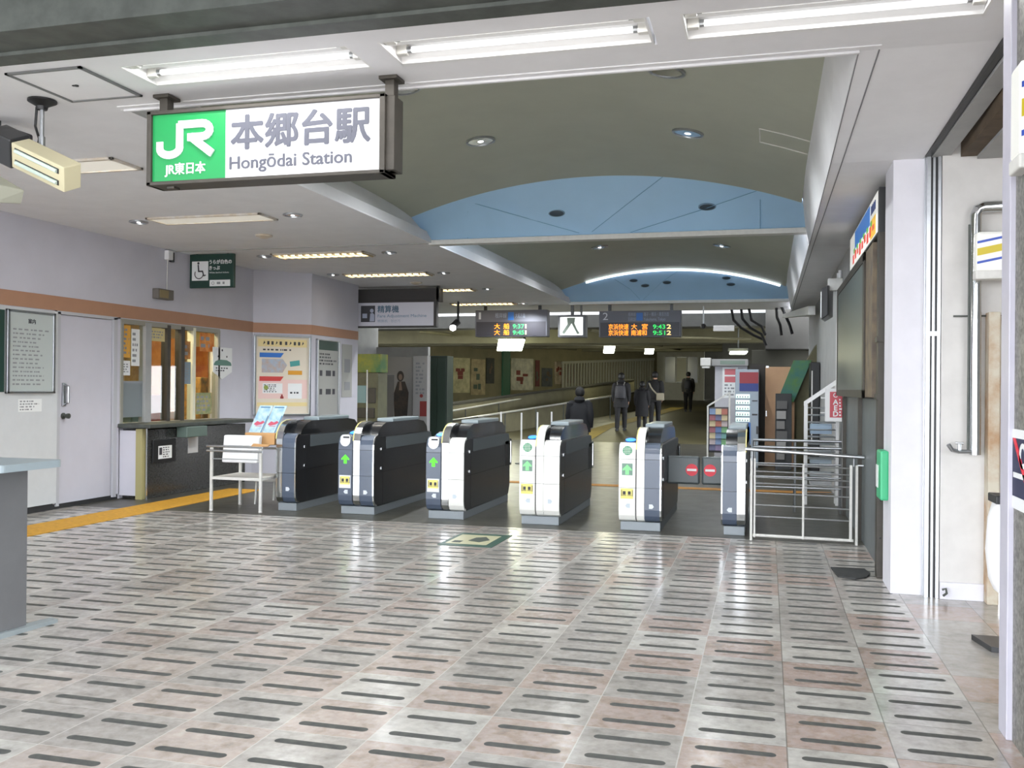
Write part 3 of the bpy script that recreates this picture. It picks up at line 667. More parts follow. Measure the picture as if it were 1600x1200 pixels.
b = MB(); CF.poly(b, [(pu(.08), pv(.20)), (pu(.52), pv(.20)), (pu(.46), pv(.26)), (pu(.08), pv(.26))], .022, .024); OBJ('blue_heading', b, m_blue, t)
b = MB(); CF.poly(b, [(pu(.08), pv(.51)), (pu(.52), pv(.51)), (pu(.46), pv(.57)), (pu(.08), pv(.57))], .022, .024); OBJ('red_heading', b, mat('poster_red', 'c9433f', .5), t)
b = MB(); CF.poly(b, [(pu(.12), pv(.28)), (pu(.50), pv(.28)), (pu(.58), pv(.36)), (pu(.50), pv(.46)), (pu(.12), pv(.46))], .022, .024); OBJ('blue_block', b, mat('poster_pale_blue', 'a9b6c6', .5, c2='bda18c', scale=10), t)
b = MB(); CF.poly(b, [(pu(.63), pv(.31)), (pu(.81), pv(.29)), (pu(.82), pv(.36)), (pu(.64), pv(.38))], .022, .024); OBJ('teal_ticket', b, mat('poster_teal', '4a9a96', .5), t)
b = MB(); CF.box(b, pu(.60), pv(.43), pu(.86), pv(.485), .022, .024); OBJ('orange_label', b, mat('poster_orange', 'd99a2e', .5), t)
b = MB(); CF.box(b, pu(.60), pv(.60), pu(.86), pv(.8), .022, .024); CF.box(b, pu(.14), pv(.60), pu(.5), pv(.73), .022, .024); OBJ('white_block', b, m_paper, t)
b = MB(); CF.disc(b, pu(.2), pv(.655), .035, .024, .026); OBJ('green_mark', b, mat('poster_green', '8a9a4a', .5), t)
b = MB(); CF.box(b, pu(.46), pv(.80), pu(.52), pv(.77), .024, .026); CF.box(b, pu(.475), pv(.77), pu(.505), pv(.745), .024, .026); OBJ('seal', b, mat('seal_red', '8f2f2f', .5), t)
b = MB()
for i, f in enumerate((.16, .235, .31, .385, .46, .56, .64, .72, .80, .87)):
    CF.box(b, pu(f-.02), pv(.095), pu(f+.02), pv(.05), .023, .025) if i % 3 else CF.poly(b, [(pu(f-.02), pv(.095)), (pu(f+.02), pv(.07)), (pu(f), pv(.045))], .023, .025)
CF.scribble(b, pu(.14), pv(.18), pu(.9), pv(.14), 1, .022, seed=3); CF.scribble(b, pu(.16), pv(.72), pu(.48), pv(.61), 5, .024, seed=8); CF.scribble(b, pu(.64), pv(.745), pu(.84), pv(.70), 1, .024, seed=9)
OBJ('print', b, m_ink, t)
CS = Face((-6.95, 13.5, 0), (0, 1, 0))
t = thing('poster_case', 'narrow grey framed notice on the shaded side of the column', 'poster', (-6.95, 14.05, .92))
b = MB(); CS.box(b, .17, .91, .94, 2.13, .002, .02); OBJ('sheet', b, mat('grey_sheet', '9c9c98', .5), t)
b = MB(); CS.box(b, .18, 1.97, .93, 2.12, .02, .022); OBJ('heading', b, m_dgreen, t)
b = MB()
for a in ((.15, .90, .185, 2.14), (.92, .90, .955, 2.14), (.15, .90, .955, .92), (.15, 2.12, .955, 2.14)): CS.box(b, *a, .002, .045, .003)
OBJ('frame', b, m_steel, t)
b = MB(); CS.scribble(b, .25, 1.72, .86, 1.93, 4, .02, seed=31)
for z in (1.25, 1.55):
    for u in (.26, .48, .72): CS.box(b, u, z, u+(.18 if u == .48 else .09), z+.09, .02, .022)
OBJ('print', b, m_ink, t)
t = thing('wall_notice', 'small pale sheet on the column side, right of the narrow notice', 'notice', (-6.95, 14.8, 1.3))
b = MB(); CS.box(b, 1.1, 1.2, 1.5, 2.1, .002, .008); OBJ('paper', b, mat('dull_sheet', 'a2a29e', .6), t)
b = MB(); CS.box(b, 1.2, 1.62, 1.42, 1.85, .008, .010); CS.box(b, 1.2, 1.32, 1.42, 1.46, .008, .010); OBJ('print', b, m_inkl, t)

# ================================================================== CEILING LIGHTS
m_tube = mat('fluorescent_tube', 'f4f5f5', .3, emit=.25, emit_c='ffffff')
FXL = ['left of three twin tube lamps in the front ceiling edge, above the green station sign',
       'middle of three twin tube lamps in the front ceiling edge, right of the sign post',
       'right of three twin tube lamps in the front ceiling edge, nearest the granite post']
def front_lamp(x0, x1):
    t = thing('fluorescent_lamp', FXL[0], 'ceiling light', (x0, 4.65, ZC), 'twin tube lamps along the front ceiling edge')
    b = MB()
    b.box(x0, 4.47, ZC+.09, x1, 4.84, ZC+.11); b.hexa([(x0, 4.80, ZC), (x1, 4.80, ZC), (x1, 4.84, ZC), (x0, 4.84, ZC), (x0, 4.74, ZC+.09), (x1, 4.74, ZC+.09), (x1, 4.84, ZC+.09), (x0, 4.84, ZC+.09)])
    b.box(x0, 4.47, ZC, x1, 4.48, ZC+.1); b.box(x0, 4.47, ZC, x0+.012, 4.84, ZC+.1); b.box(x1-.012, 4.47, ZC, x1, 4.84, ZC+.1)
    b.box(x0, 4.62, ZC+.05, x1, 4.66, ZC+.1)
    OBJ('reflector', b, m_white, t)
    lamp_light(t, 'AREA', ((x0+x1)/2, 4.64, ZC+.045), 4, (1, .99, .97), 1.2, .02)
    for y in (4.555, 4.725):
        b = MB(); b.tube([(x0+.07, y, ZC+.045), (x1-.07, y, ZC+.045)], .0165, 12); q = OBJ('tube', b, m_tube, t, smooth=True)
        for xa, xb in ((x0+.012, x0+.072), (x1-.072, x1-.012)):
            b = MB(); b.box(xa, y-.022, ZC+.02, xb, y+.022, ZC+.085, .006); OBJ('socket', b, m_offw, q)
        for xa, xb in ((x0+.07, x0+.095), (x1-.095, x1-.07)):
            b = MB(); b.tube([(xa, y, ZC+.045), (xb, y, ZC+.045)], .018, 12); OBJ('tube_cap', b, m_steel, q)
    return t
f0 = front_lamp(*SL[0])
for i in (1, 2): dup(f0, (SL[i][0], 4.65, ZC), FXL[i])

m_lou = mat('aged_louvre', 'cdb98f', .6, noise=.2, scale=9)
m_rim = mat('rusty_cream_rim', 'c7b9a4', .6, c2='d8d5d0', scale=7)
def rec_lamp(x0, x1, y0, y1, label, louvre):
    t = thing('recessed_lamp', label, 'ceiling light', ((x0+x1)/2, (y0+y1)/2, ZC-.02), 'recessed strip lamps in the left ceiling')
    b = MB()
    for a in ((x0, y0, x1, y0+.035), (x0, y1-.035, x1, y1), (x0, y0, x0+.03, y1), (x1-.03, y0, x1, y1)): b.box(a[0], a[1], ZC-.02, a[2], a[3], ZC, .003)
    OBJ('frame', b, m_rim, t)
    b = MB(); b.box(x0+.03, y0+.035, ZC-.012, x1-.03, y1-.035, ZC-.002); OBJ('diffuser', b, mat('lamp_diffuser', 'e8e8e6', .5, emit=.12, emit_c='fff6e0'), t)
    lamp_light(t, 'AREA', ((x0+x1)/2, (y0+y1)/2, ZC-.0125), 4, (1, .96, .88), x1-x0-.1, .2)
    if louvre:
        b = MB(); n = 12
        for k in range(n+1):
            x = x0+.03+(x1-x0-.06)*k/n; b.box(x-.008, y0+.03, ZC-.035, x+.008, y1-.03, ZC-.012)
        for f in (.33, .66): y = y0+(y1-y0)*f; b.box(x0+.03, y-.006, ZC-.035, x1-.03, y+.006, ZC-.012)
        OBJ('louvre', b, m_lou, t)
    return t
rec_lamp(-5.55, -4.93, 6.23, 6.62, 'recessed strip lamp with rusted rims behind the lamp unit, left of the station sign', False)
for x0, x1, y0, y1, lab, lv in ((-6.38, -5.02, 8.60, 8.98, 'plain white recessed strip lamp in the left ceiling between two downlights', False),
        (-6.45, -5.10, 11.33, 11.74, 'recessed lamp with yellowed louvre, first louvred one beyond the ceiling joint', True),
        (-6.48, -5.06, 13.6, 13.95, 'recessed lamp with yellowed louvre, second beyond the ceiling joint', True),
        (-6.48, -5.10, 16.0, 16.35, 'recessed lamp with yellowed louvre, third beyond the ceiling joint', True),
        (-6.5, -5.1, 18.85, 19.2, 'farthest recessed lamp with louvre, right above the platform 1 departure board', True)):
    rec_lamp(x0, x1, y0, y1, lab, lv)

m_dlr = mat('downlight_reflector', 'e2e3e4', .12, 1)
m_dlb = mat('downlight_glow', 'ffffff', .4, emit=2.5)
def downlight(x, y, z, r, label, group, slope=0, bulb=True, rim=None):
    t = thing('downlight', label, 'ceiling light', (x, y, z), group)
    M = Matrix.Translation((x, y, z)) @ Euler((0, slope, 0)).to_matrix().to_4x4()
    b = MB(); b.lathe([(r*1.18, .004), (r*1.18, -.012), (r, -.014), (r*.97, .004)], m=M, seg=28); OBJ('rim', b, rim or m_steel, t, smooth=True)
    b = MB(); b.lathe([(r*.97, -.008), (r*.8, .0), (r*.5, .004), (0, .004)], m=M, seg=28); OBJ('reflector', b, m_dlr, t, smooth=True)
    if x > -6.5: lamp_light(t, 'SPOT', (x, y, z-.03), 48 if bulb else 24, (.94, .98, 1), .03)
    if bulb:
        b = MB(); b.lathe([(0, -.012), (r*.22, -.010), (r*.3, .002)], m=M, seg=16); OBJ('bulb', b, m_dlb, t, smooth=True)
    return t
for (x, y, lab) in ((-6.6, 8.79, 'small downlight at the left end of the plain white recessed lamp'), (-4.74, 8.77, 'small downlight at the right end of the plain white recessed lamp'),
        (-6.66, 11.53, 'downlight left of the first louvred lamp'), (-4.82, 11.53, 'downlight right of the first louvred lamp'),
        (-6.66, 13.65, 'downlight left of the second louvred lamp'), (-4.85, 13.78, 'downlight right of the second louvred lamp'),
        (-6.79, 16.18, 'downlight left of the third louvred lamp'), (-4.86, 16.18, 'downlight right of the third louvred lamp'), (-4.95, 19.1, 'downlight right of the farthest louvred lamp')):
    downlight(x, y, ZC-.004, .085, lab, 'small downlights in the left ceiling')
def vslope(x): return math.atan(-(x-VC)/math.sqrt(VR*VR-(x-VC)**2))*-1
for x, y, lab in ((-2.85, 7.1, 'vault downlight close to the front edge, right beside the station sign'), (-.75, 7.09, 'vault downlight at the front edge under the gap between two tube lamps'),
        (-2.75, 8.87, 'second row vault downlight, left of centre in the first vault'), (-.73, 8.85, 'second row vault downlight, right of centre in the first vault'),
        (-2.8, 13.4, 'small dim downlight in the second vault, left front one'), (-.75, 13.4, 'small dim downlight in the second vault, right front one'),
        (-2.8, 16.0, 'small dim downlight in the second vault, left rear one'), (-.75, 16.0, 'small dim downlight in the second vault, right rear one')):
    downlight(x, y, vault_z(x)-.006, .125, lab, 'downlights in the two vaults', slope=vslope(x), bulb=y > 8)
m_blrim = mat('blue_grey_rim', '6f8ba3', .4); m_dover = mat('unlit_downlight', '3d4a55', .4)
def panel_light(key, px, py, r, label):
    p, sl = GAB[key](px, py); n_ = Vector((0, -math.sin(sl), -math.cos(sl)))
    M = Matrix.Translation(p+n_*.004) @ Matrix((Vector((1, 0, 0)), n_.cross(Vector((1, 0, 0)))*.45, n_)).transposed().to_4x4()
    t = thing('downlight', label, 'ceiling light', p, 'unlit downlights in the blue end panels')
    b = MB(); b.lathe([(r*1.15, -.03), (r*1.15, .006), (r, .008), (r, -.03)], m=M, seg=24); OBJ('rim', b, m_blrim, t, smooth=True)
    b = MB(); b.lathe([(r, -.006), (r, .002), (r*.4, .006), (0, .006)], m=M, seg=24); OBJ('cover', b, m_dover, t, smooth=True)
panel_light(5.18, 870, 333, .085, 'unlit oval downlight in the nearer blue panel, left one')
panel_light(5.18, 1105, 323, .085, 'unlit oval downlight in the nearer blue panel, right one')
for px, py, w_ in ((990, 438, 'leftmost of the upper row'), (1042, 441, 'in the middle'), (1008, 446, 'lowest on the left'), (1135, 434, 'topmost on the right'), (1142, 444, 'lower right one')):
    panel_light(11.02, px, py, .075, 'tiny unlit downlight in the farther blue panel, '+w_)
# thin glowing strip along the second vault's gable
b = MB(); b.tube([(x, 18.92, z-.125) for x, z in ARC[5:-1]], .022, 8)
OBJ('glow_strip', b, mat('strip_glow', 'eaf2ff', .4, emit=.8), label='thin bright curved strip along the far end of the second vault', cat='ceiling light', smooth=True)
t = thing('smoke_detector', 'small round cream detector on the left ceiling beyond the plain white lamp', 'detector', (-5.72, 9.9, ZC-.04))
b = MB(); b.lathe([(.10, .04), (.10, .022), (.07, .012), (.04, 0), (0, 0)], c=(-5.72, 9.9, ZC-.042)); OBJ('body', b, m_rim, t, smooth=True)
t = thing('smoke_detector', 'small round detector on the left ceiling between the second and third louvred lamps', 'detector', (-5.76, 14.97, ZC-.04))
b = MB(); b.lathe([(.10, .04), (.10, .022), (.07, .012), (.04, 0), (0, 0)], c=(-5.76, 14.97, ZC-.042)); OBJ('body', b, m_rim, t, smooth=True)
t = thing('access_hatch', 'square ceiling hatch with a grey rim at the upper left', 'hatch', (-3.94, 4.67, ZC-.01))
b = MB(); b.box(-4.19, 4.41, ZC-.006, -3.70, 4.93, ZC-.001); OBJ('panel', b, m_ceil, t)
b = MB()
for a in ((-4.20, 4.40, -4.18, 4.94), (-3.71, 4.40, -3.69, 4.94), (-4.20, 4.40, -3.69, 4.42), (-4.20, 4.92, -3.69, 4.94)): b.box(a[0], a[1], ZC-.012, a[2], a[3], ZC-.001)
OBJ('rim', b, mat('hatch_rim', '77797a', .5), t)
b = MB(); b.lathe([(.012, 0), (.012, -.008), (0, -.01)], c=(-3.94, 4.67, ZC-.006)); b.box(-3.965, 4.66, ZC-.012, -3.94, 4.675, ZC-.005); OBJ('latch', b, m_dark, t)

# ================================================================== STATION SIGN
SX0, SX1, SZ0, SZ1, SY = -3.645, -2.09, 2.60, 3.05, 4.92
t = thing('station_sign', 'large green and white station name sign hanging from the ceiling edge', 'sign', ((SX0+SX1)/2, SY+.08, SZ0))
b = MB()
b.box(SX0, SY, SZ0, SX0+.03, SY+.17, SZ1, .004); b.box(SX1-.035, SY, SZ0, SX1, SY+.17, SZ1, .004)
b.box(SX0, SY, SZ1-.022, SX1, SY+.17, SZ1, .004); b.box(SX0, SY, SZ0, SX1, SY+.17, SZ0+.022, .004); b.box(SX0+.01, SY+.14, SZ0+.01, SX1-.01, SY+.165, SZ1-.01)
b.box(SX0+.11, SY+.05, SZ0-.012, SX0+.16, SY+.11, SZ0+.004)
OBJ('frame', b, m_frame, t)
m_signg = mat('lit_green_acrylic', '1c9450', .35, emit=.0); m_signw = mat('lit_white_acrylic', 'e6e7ec', .35, emit=.06)
SG = -3.115
b = MB(); b.box(SX0+.03, SY+.02, SZ0+.02, SG, SY+.14, SZ1-.02); OBJ('green_panel', b, m_signg, t)
b = MB(); b.box(SG, SY+.02, SZ0+.02, SX1-.035, SY+.14, SZ1-.02); OBJ('white_panel', b, m_signw, t)
FS = Face((0, SY+.018, 0))
def mapp(pts, x0, y0, sx, sy): return [(x0+p*sx, y0+q*sy) for p, q in pts]
# the two-letter emblem, J joined to R along one top bar
J = [(0, .42), (0, .28), (.03, .15), (.10, .06), (.22, .0), (.34, .0), (.44, .05), (.51, .13), (.54, .25), (.54, .84), (.98, .84)]
b = MB()
jx, jy, jw, jh = -3.585, 2.765, .395, .215
outJ = [(0, .46), (0, .26), (.035, .12), (.11, .03), (.20, 0), (.30, 0), (.40, .035), (.475, .11), (.51, .24), (.51, .84), (.86, .84), (.875, .80), (.875, .66), (.855, .615), (.60, .615), (.60, .50), (.90, .06), (.99, .06)]
stroke = .115
def strokes(mb, pts, w, n0, n1, close=False):
    P = [Vector(p) for p in pts]
    for i in range(len(P)-1):
        d = (P[i+1]-P[i]); L = d.length; d.normalize(); nn = Vector((-d.y, d.x))*w/2; e = d*(w*.18)
        a, c = P[i]-e, P[i+1]+e
        FS.poly(mb, [tuple(a-nn), tuple(c-nn), tuple(c+nn), tuple(a+nn)], n0, n1+.00025*i)
def S(p, q): return (jx+p*jw, jy+q*jh)
arc = [S(.06+.0, .42)] + [S(.235-.175*math.cos(a), .27-.20*math.sin(a)) for a in [R(x) for x in range(0, 181, 15)]] + [S(.41, .90), S(.80, .90)]
arc2 = [S(.80+.13*math.sin(a), .715+.185*math.cos(a)) for a in [R(x) for x in range(0, 181, 20)]]
strokes(b, arc, .046, 0, .006); strokes(b, arc2 + [S(.575, .53)], .046, 0, .0103); strokes(b, [S(.62, .53), S(.96, .07)], .048, 0, .0137)
OBJ('emblem', b, m_signw, t)
b = MB(); FS.text(b, 'JR東日本', -3.525, 2.668, 0, .075, bold=.0013, depth=.002, width=.275); OBJ('lettering', b, m_signw, t, label='small white lettering on the green panel')
b = MB(); FS.text(b, '本郷台駅', -3.075, 2.808, 0, .215, bold=.006, depth=.002, width=.885); OBJ('lettering', b, m_grey_t, t, label='large grey station name')
b = MB(); FS.text(b, 'Hongōdai Station', -3.085, 2.675, 0, .105, bold=.0016, depth=.002, width=.785); OBJ('lettering', b, m_grey_t, t, label='grey romanised station name')
for x in (-3.565, -2.085):
    b = MB(); b.box(x-.028, SY+.05, SZ1-.01 if x < -3 else SZ0+.02, x+.028, SY+.115, ZC-.005, .003); b.box(x-.055, SY+.02, ZC-.022, x+.055, SY+.145, ZC-.002, .003)
    OBJ('post', b, m_frame, t)
b = MB(); b.box(SX1-.005, SY+.02, SZ0+.02, SX1+.05, SY+.15, SZ1-.01, .004); OBJ('end_bracket', b, m_frame, t)

# tilted lamp unit hanging from the ceiling, upper left
t = thing('lamp_unit', 'beige tilted box with two tube windows hanging from a black ceiling mount', 'lamp', (-4.2, 4.8, 2.5))
hp = Vector((-4.37, 4.88, 2.74)); M = Matrix.Translation(hp)
b = MB(); b.lathe([(.085, ZC), (.085, ZC-.012), (.035, ZC-.04), (.03, ZC-.06), (0, ZC-.06)], c=(hp.x, hp.y, -.002)); OBJ('ceiling_mount', b, m_black, t, smooth=True)
b = MB(); b.tube([(hp.x, hp.y, ZC-.05), (hp.x, hp.y, 2.80)], .013); b.tube([(hp.x, hp.y, 2.93), (hp.x, hp.y, 2.85)], .02); OBJ('pole', b, m_steel, t)
b = MB(); b.lathe([(0, -.05), (.04, -.03), (.05, 0), (.04, .03), (.02, .06), (0, .06)], c=(hp.x, hp.y, 2.78)); b.tube([(hp.x-.07, hp.y, 2.82), (hp.x, hp.y, 2.76), (hp.x+.02, hp.y-.06, 2.69)], .028); OBJ('ball_joint', b, m_black, t, smooth=True)
q0 = on_y(100, 283, 4.72); q1 = on_y(18, 243, 4.72)
ud = (q0-q1).normalized(); ud = Vector((ud.x, .0, ud.z)).normalized(); vd = Vector((-ud.z*.9, -.45, ud.x*.9)).normalized(); vd = (vd-ud*vd.dot(ud)).normalized()
FB = Face(q1, ud, vd); LB = (q0-q1).length
b = MB(); FB.box(b, 0, -.075, LB, .085, -.13, 0, .006); OBJ('housing', b, mat('beige_enamel', 'cfc7a6', .5), t)
for v in (-.045, .03):
    b = MB(); FB.box(b, .03, v, LB-.04, v+.032, 0, .004, .001); q = OBJ('window_slot', b, m_dark, t)
    b = MB(); b.tube([FB.p(.04, v+.016, .008), FB.p(LB-.05, v+.016, .008)], .012, 8); OBJ('tube', b, mat('pale_green_tube', 'cfe0d6', .3), q)
b = MB(); FB.box(b, -.22, -.10, -.02, .09, -.16, -.01, .01); OBJ('side_box', b, m_dark, t)
b = MB(); b.tube([(hp.x-.04, hp.y, ZC-.04), (hp.x-.05, hp.y, 3.0), (hp.x-.02, hp.y, 2.92), (hp.x-.03, hp.y, 2.87), (hp.x-.12, hp.y, 2.84), (hp.x-.25, hp.y-.02, 2.86), (hp.x-.34, hp.y-.05, 2.90)], .008, 6); OBJ('cable', b, m_black, t)
t = thing('lamp_unit', 'beige lamp box cut off by the left picture edge, below the tilted one', 'lamp', (-4.15, 4.5, 2.4))
b = MB(); qa, qb = on_y(-40, 295, 4.5), on_y(18, 300, 4.5); b.hexa([(qa.x, 4.45, qa.z-.09), (qb.x-.02, 4.40, qb.z-.08), (qb.x-.02, 4.6, qb.z-.05), (qa.x, 4.6, qa.z-.05), (qa.x, 4.45, qa.z+.14), (qb.x-.03, 4.40, qb.z+.03), (qb.x, 4.6, qb.z+.03), (qa.x, 4.6, qa.z+.14)], .008); OBJ('housing', b, mat('grey_beige_enamel', 'a9a99a', .5), t)
b = MB(); b.tube([(qa.x, 4.55, qa.z+.1), (qa.x, 4.6, ZC)], .014); OBJ('pole', b, m_steel, t)
t = thing('speaker_box', 'dark box with a cable at the very left edge above the beige lamp unit', 'speaker', (-4.2, 4.6, 2.75))
qa = on_y(-30, 238, 5.1); qb = on_y(17, 198, 5.1)
b = MB(); b.box(qa.x, 5.1, qa.z, qb.x, 5.3, qb.z, .015); OBJ('body', b, mat('purple_black', '2b2830', .5), t)
b = MB(); b.tube([(qa.x+.05, 5.2, qb.z), (qa.x+.05, 5.2, ZC)], .012); OBJ('pole', b, m_dark, t)

# ================================================================== HANGING SIGNS INSIDE
t = thing('ticket_sign', 'dark green wheelchair sign hanging at the left wall', 'sign', (-7.25, 11.2, 2.7))
F1 = Face((-7.58, 11.18, 2.70)); 
b = MB(); F1.box(b, 0, 0, .67, .455, -.05, 0, .004); OBJ('panel', b, m_dgreen, t)
b = MB(); F1.box(b, .035, .10, .285, .36, 0, .003); OBJ('symbol_ground', b, m_paper, t)
b = MB(); F1.ring(b, .145, .19, .058, .070, .003, R(150), R(380)); F1.disc(b, .135, .335, .017, .003, .005); F1.poly(b, [(.122, .315), (.142, .315), (.150, .235), (.205, .235), (.225, .175), (.25, .18), (.25, .165), (.215, .155), (.192, .215), (.130, .215)], .003, .005); OBJ('wheelchair_symbol', b, m_ink, t)
b = MB(); F1.text(b, 'うらが白色の', .30, .325, 0, .062, bold=.0015, width=.34); F1.text(b, 'きっぷ', .30, .245, 0, .062, bold=.0015, width=.16); F1.text(b, 'White backed tickets', .30, .195, 0, .03, width=.30); OBJ('lettering', b, m_paper, t)
b = MB(); F1.box(b, .31, .02, .62, .105, 0, .003); OBJ('white_label', b, m_paper, t)
b = MB(); F1.ring(b, .36, .062, .016, .022, .003); F1.scribble(b, .42, .04, .60, .085, 1, .003, h=.7); OBJ('print', b, m_inkl, t)
b = MB()
for u in (.1, .57): F1.box(b, u-.012, .45, u+.012, .475, -.035, -.015)
OBJ('hanger', b, m_dark, t)

t = thing('fare_machine_sign', 'pale hanging sign with a pictogram for the fare machines', 'sign', (-6.35, 15.5, 2.47))
F2 = Face((-7.10, 15.48, 2.46))
b = MB(); F2.box(b, -.04, -.03, 1.52, .45, -.12, -.012, .006); F2.box(b, -.06, .43, 1.54, .66, -.30, -.05); OBJ('frame', b, mat('sign_dark_frame', '3c3a3a', .6), t)
b = MB(); F2.box(b, 0, 0, 1.47, .41, -.02, 0); OBJ('panel', b, mat('pale_lilac_acrylic', 'c3c3cd', .4, emit=.02), t)
b = MB(); F2.box(b, .10, .07, .37, .36, 0, .004); q = OBJ('pictogram', b, m_ink, t)
b = MB(); F2.disc(b, .31, .27, .035, .004, .006); F2.poly(b, [(.27, .08), (.36, .08), (.36, .20), (.33, .23), (.28, .22)], .004, .006); F2.box(b, .13, .14, .22, .22, .004, .006); OBJ('figure', b, mat('pictogram_light', 'a9b0c4', .5), q)
b = MB(); F2.text(b, '精算機', .42, .245, 0, .135, bold=.003, width=.40); OBJ('lettering', b, mat('steel_blue_letters', '4d6a80', .5), t)
b = MB(); F2.text(b, 'Fare Adjustment Machine', .42, .15, 0, .075, bold=.001, width=.92); F2.text(b, '精算机 · 정산기', .42, .065, 0, .055, width=.42); OBJ('small_lettering', b, mat('pale_blue_letters', '7f94ac', .5), t)
b = MB(); F2.box(b, 1.5, .41, 1.56, .7, -.10, -.05); OBJ('hanger', b, m_dark, t)

m_led_o = mat('amber_led', 'ff9a20', .5, emit=.8, emit_c='ff9020'); m_led_g = mat('green_led', '30e060', .5, emit=.5, emit_c='2fe065'); m_led_y = mat('pale_amber_led', 'ffd890', .5, emit=.7, emit_c='ffd080')
m_board = mat('departure_board_grey', '64656f', .45); m_boardd = mat('departure_board_dark', '3c3b43', .45)
def board(label, pts, num, head, rows):
    (xa, za), (xb, zb) = pts; y = 19.6; wv = xb-xa; hv = zb-za
    t = thing('departure_board', label, 'departure board', ((xa+xb)/2, y, za)); F3 = Face((xa, y, za))
    b = MB(); F3.box(b, 0, 0, wv, hv, -.25, 0, .01); OBJ('housing', b, m_board, t)
    b = MB(); F3.box(b, .03, .02, wv-.03, hv*.56, 0, .006); OBJ('display', b, m_boardd, t)
    b = MB(); F3.text(b, num, .08, hv*.66, .001, .22, width=.05 if num == '1' else .11); OBJ('platform_number', b, mat('board_lettering', 'd0d2d8', .5), t)
    b = MB()
    for s_, u, v, sz, wd_ in head: F3.text(b, s_, u*wv, v*hv, .001, sz, width=wd_)
    OBJ('lettering', b, mat('board_small_lettering', '9aa6b8', .5), t)
    b = MB(); F3.box(b, wv*.46, hv*.62, wv*.54, hv*.92, 0, .004); OBJ('line_badge', b, m_blue, t)
    for (dest, time_, tr), v in zip(rows, (.31, .08)):
        b = MB()
        for s_, u, w_ in dest: F3.text(b, s_, u*wv, v*hv, .007, .125, bold=.0008, width=w_)
        OBJ('destination', b, m_led_o, t, label='amber destination text')
        b = MB(); F3.text(b, time_, (.53 if num == '1' else .665)*wv, v*hv, .007, .125, bold=.0008, width=.25); OBJ('time', b, m_led_g, t, label='green time text')
        b = MB(); F3.text(b, tr, (.70 if num == '1' else .83)*wv, v*hv, .007, .125, bold=.0008, width=.028 if tr == '1' else .09); OBJ('track', b, m_led_y, t)
    b = MB()
    for u in (.12, .88): F3.box(b, u*wv-.03, hv, u*wv+.03, ZC-za+.02, -.16, -.1)
    OBJ('hanger', b, m_dark, t)
board('narrower departure board on the left, below the farthest louvred lamp', [(-6.16, 2.485), (-4.55, 3.06)], '1', [('根岸線', .28, .72, .12, .26), ('大船方面', .56, .72, .11, .22)],
      [([('大', .27, .13), ('船', .40, .13)], '9:37', '1'), ([('大', .27, .13), ('船', .40, .13)], '9:45', '1')])
board('wider departure board right of the small white screen', [(-3.43, 2.46), (-1.725, 3.01)], '2', [('根岸線', .36, .80, .09, .16), ('京浜東北線', .36, .62, .09, .16), ('磯子・横浜・東京方面', .55, .80, .09, .52), ('Yokohama, Tokyo', .55, .62, .09, .45)],
      [([('京浜快速', .12, .42), ('大', .40, .12), ('宮', .53, .12)], '9:43', '2'), ([('京浜快速', .12, .42), ('南浦和', .40, .32)], '9:51', '2')])
t = thing('monitor', 'small hanging screen with a white picture between the two departure boards', 'monitor', (-4.02, 19.6, 2.46)); F3 = Face((-4.315, 19.6, 2.46))
b = MB(); F3.box(b, 0, 0, .59, .48, -.3, 0, .02); F3.box(b, .25, .46, .31, .75, -.2, -.12); F3.box(b, .46, .46, .49, .75, -.2, -.12); OBJ('housing', b, mat('monitor_grey', '77787c', .5), t)
b = MB(); F3.box(b, .05, .05, .54, .43, 0, .012, .012); q = OBJ('screen', b, mat('screen_glow', 'f2f4f2', .4, emit=.5), t)
b = MB(); F3.poly(b, [(.20, .42), (.38, .42), (.36, .30), (.42, .17), (.48, .08), (.42, .07), (.33, .24), (.30, .30), (.25, .22), (.14, .07), (.09, .10), (.21, .28)], .013, .016); OBJ('picture', b, mat('screen_figure', '9aa89c', .5), q)
t = thing('spot_camera', 'small bright spotlight on a stalk left of the platform 1 board', 'lamp', (-6.5, 19.0, 2.7))
c0 = on_y(712, 512, 18.5)
b = MB(); b.tube([(c0.x+.05, 18.5, ZC), (c0.x+.05, 18.5, c0.z+.12)], .025); b.tube([(c0.x+.05, 18.5, c0.z+.13), (c0.x-.05, 18.4, c0.z)], .07); OBJ('stalk', b, m_dark, t)
b = MB(); b.lathe([(0, -.07), (.06, -.04), (.06, .04), (0, .07)], c=(c0.x-.02, 18.38, c0.z-.01)); OBJ('lens', b, mat('spot_glow', 'ffffff', .4, emit=3), t, smooth=True)

# ================================================================== TICKET GATES
m_side = mat('gate_side_grey', '2a2b2e', .28, noise=.15, scale=6)
m_hood = mat('gate_hood_black', '191a1d', .25, coat=.4)
m_cover = mat('gate_cover_blue_grey', '8a979c', .35, coat=.3)
m_plinth = mat('gate_plinth', '8d9499', .5, .3)
m_arrow = mat('lit_green_arrow', '4cd82c', .5, emit=.7, emit_c='3ed41c')
m_yedge = mat('pale_yellow_edge', 'd8d08a', .5)
FRONT = [(.09, .085), (.035, .105), (.008, .15), (0, .21), (0, .42), (0, .70), (.004, .76), (.018, .81), (.05, .845), (.10, .86)]
TALL = [(.09, .085), (.035, .105), (.008, .15), (0, .21), (0, .42), (0, .70), (.006, .80), (.03, .88), (.075, .94), (.14, .98), (.22, 1.0), (.32, 1.005)]
def shell(pts, d=.022):
    P = [Vector(p) for p in pts]; out = []
    for i, p in enumerate(P):
        t = (P[min(i+1, len(P)-1)]-P[max(i-1, 0)]).normalized(); out.append((p.x+t.y*d, p.y-t.x*d))
    return out
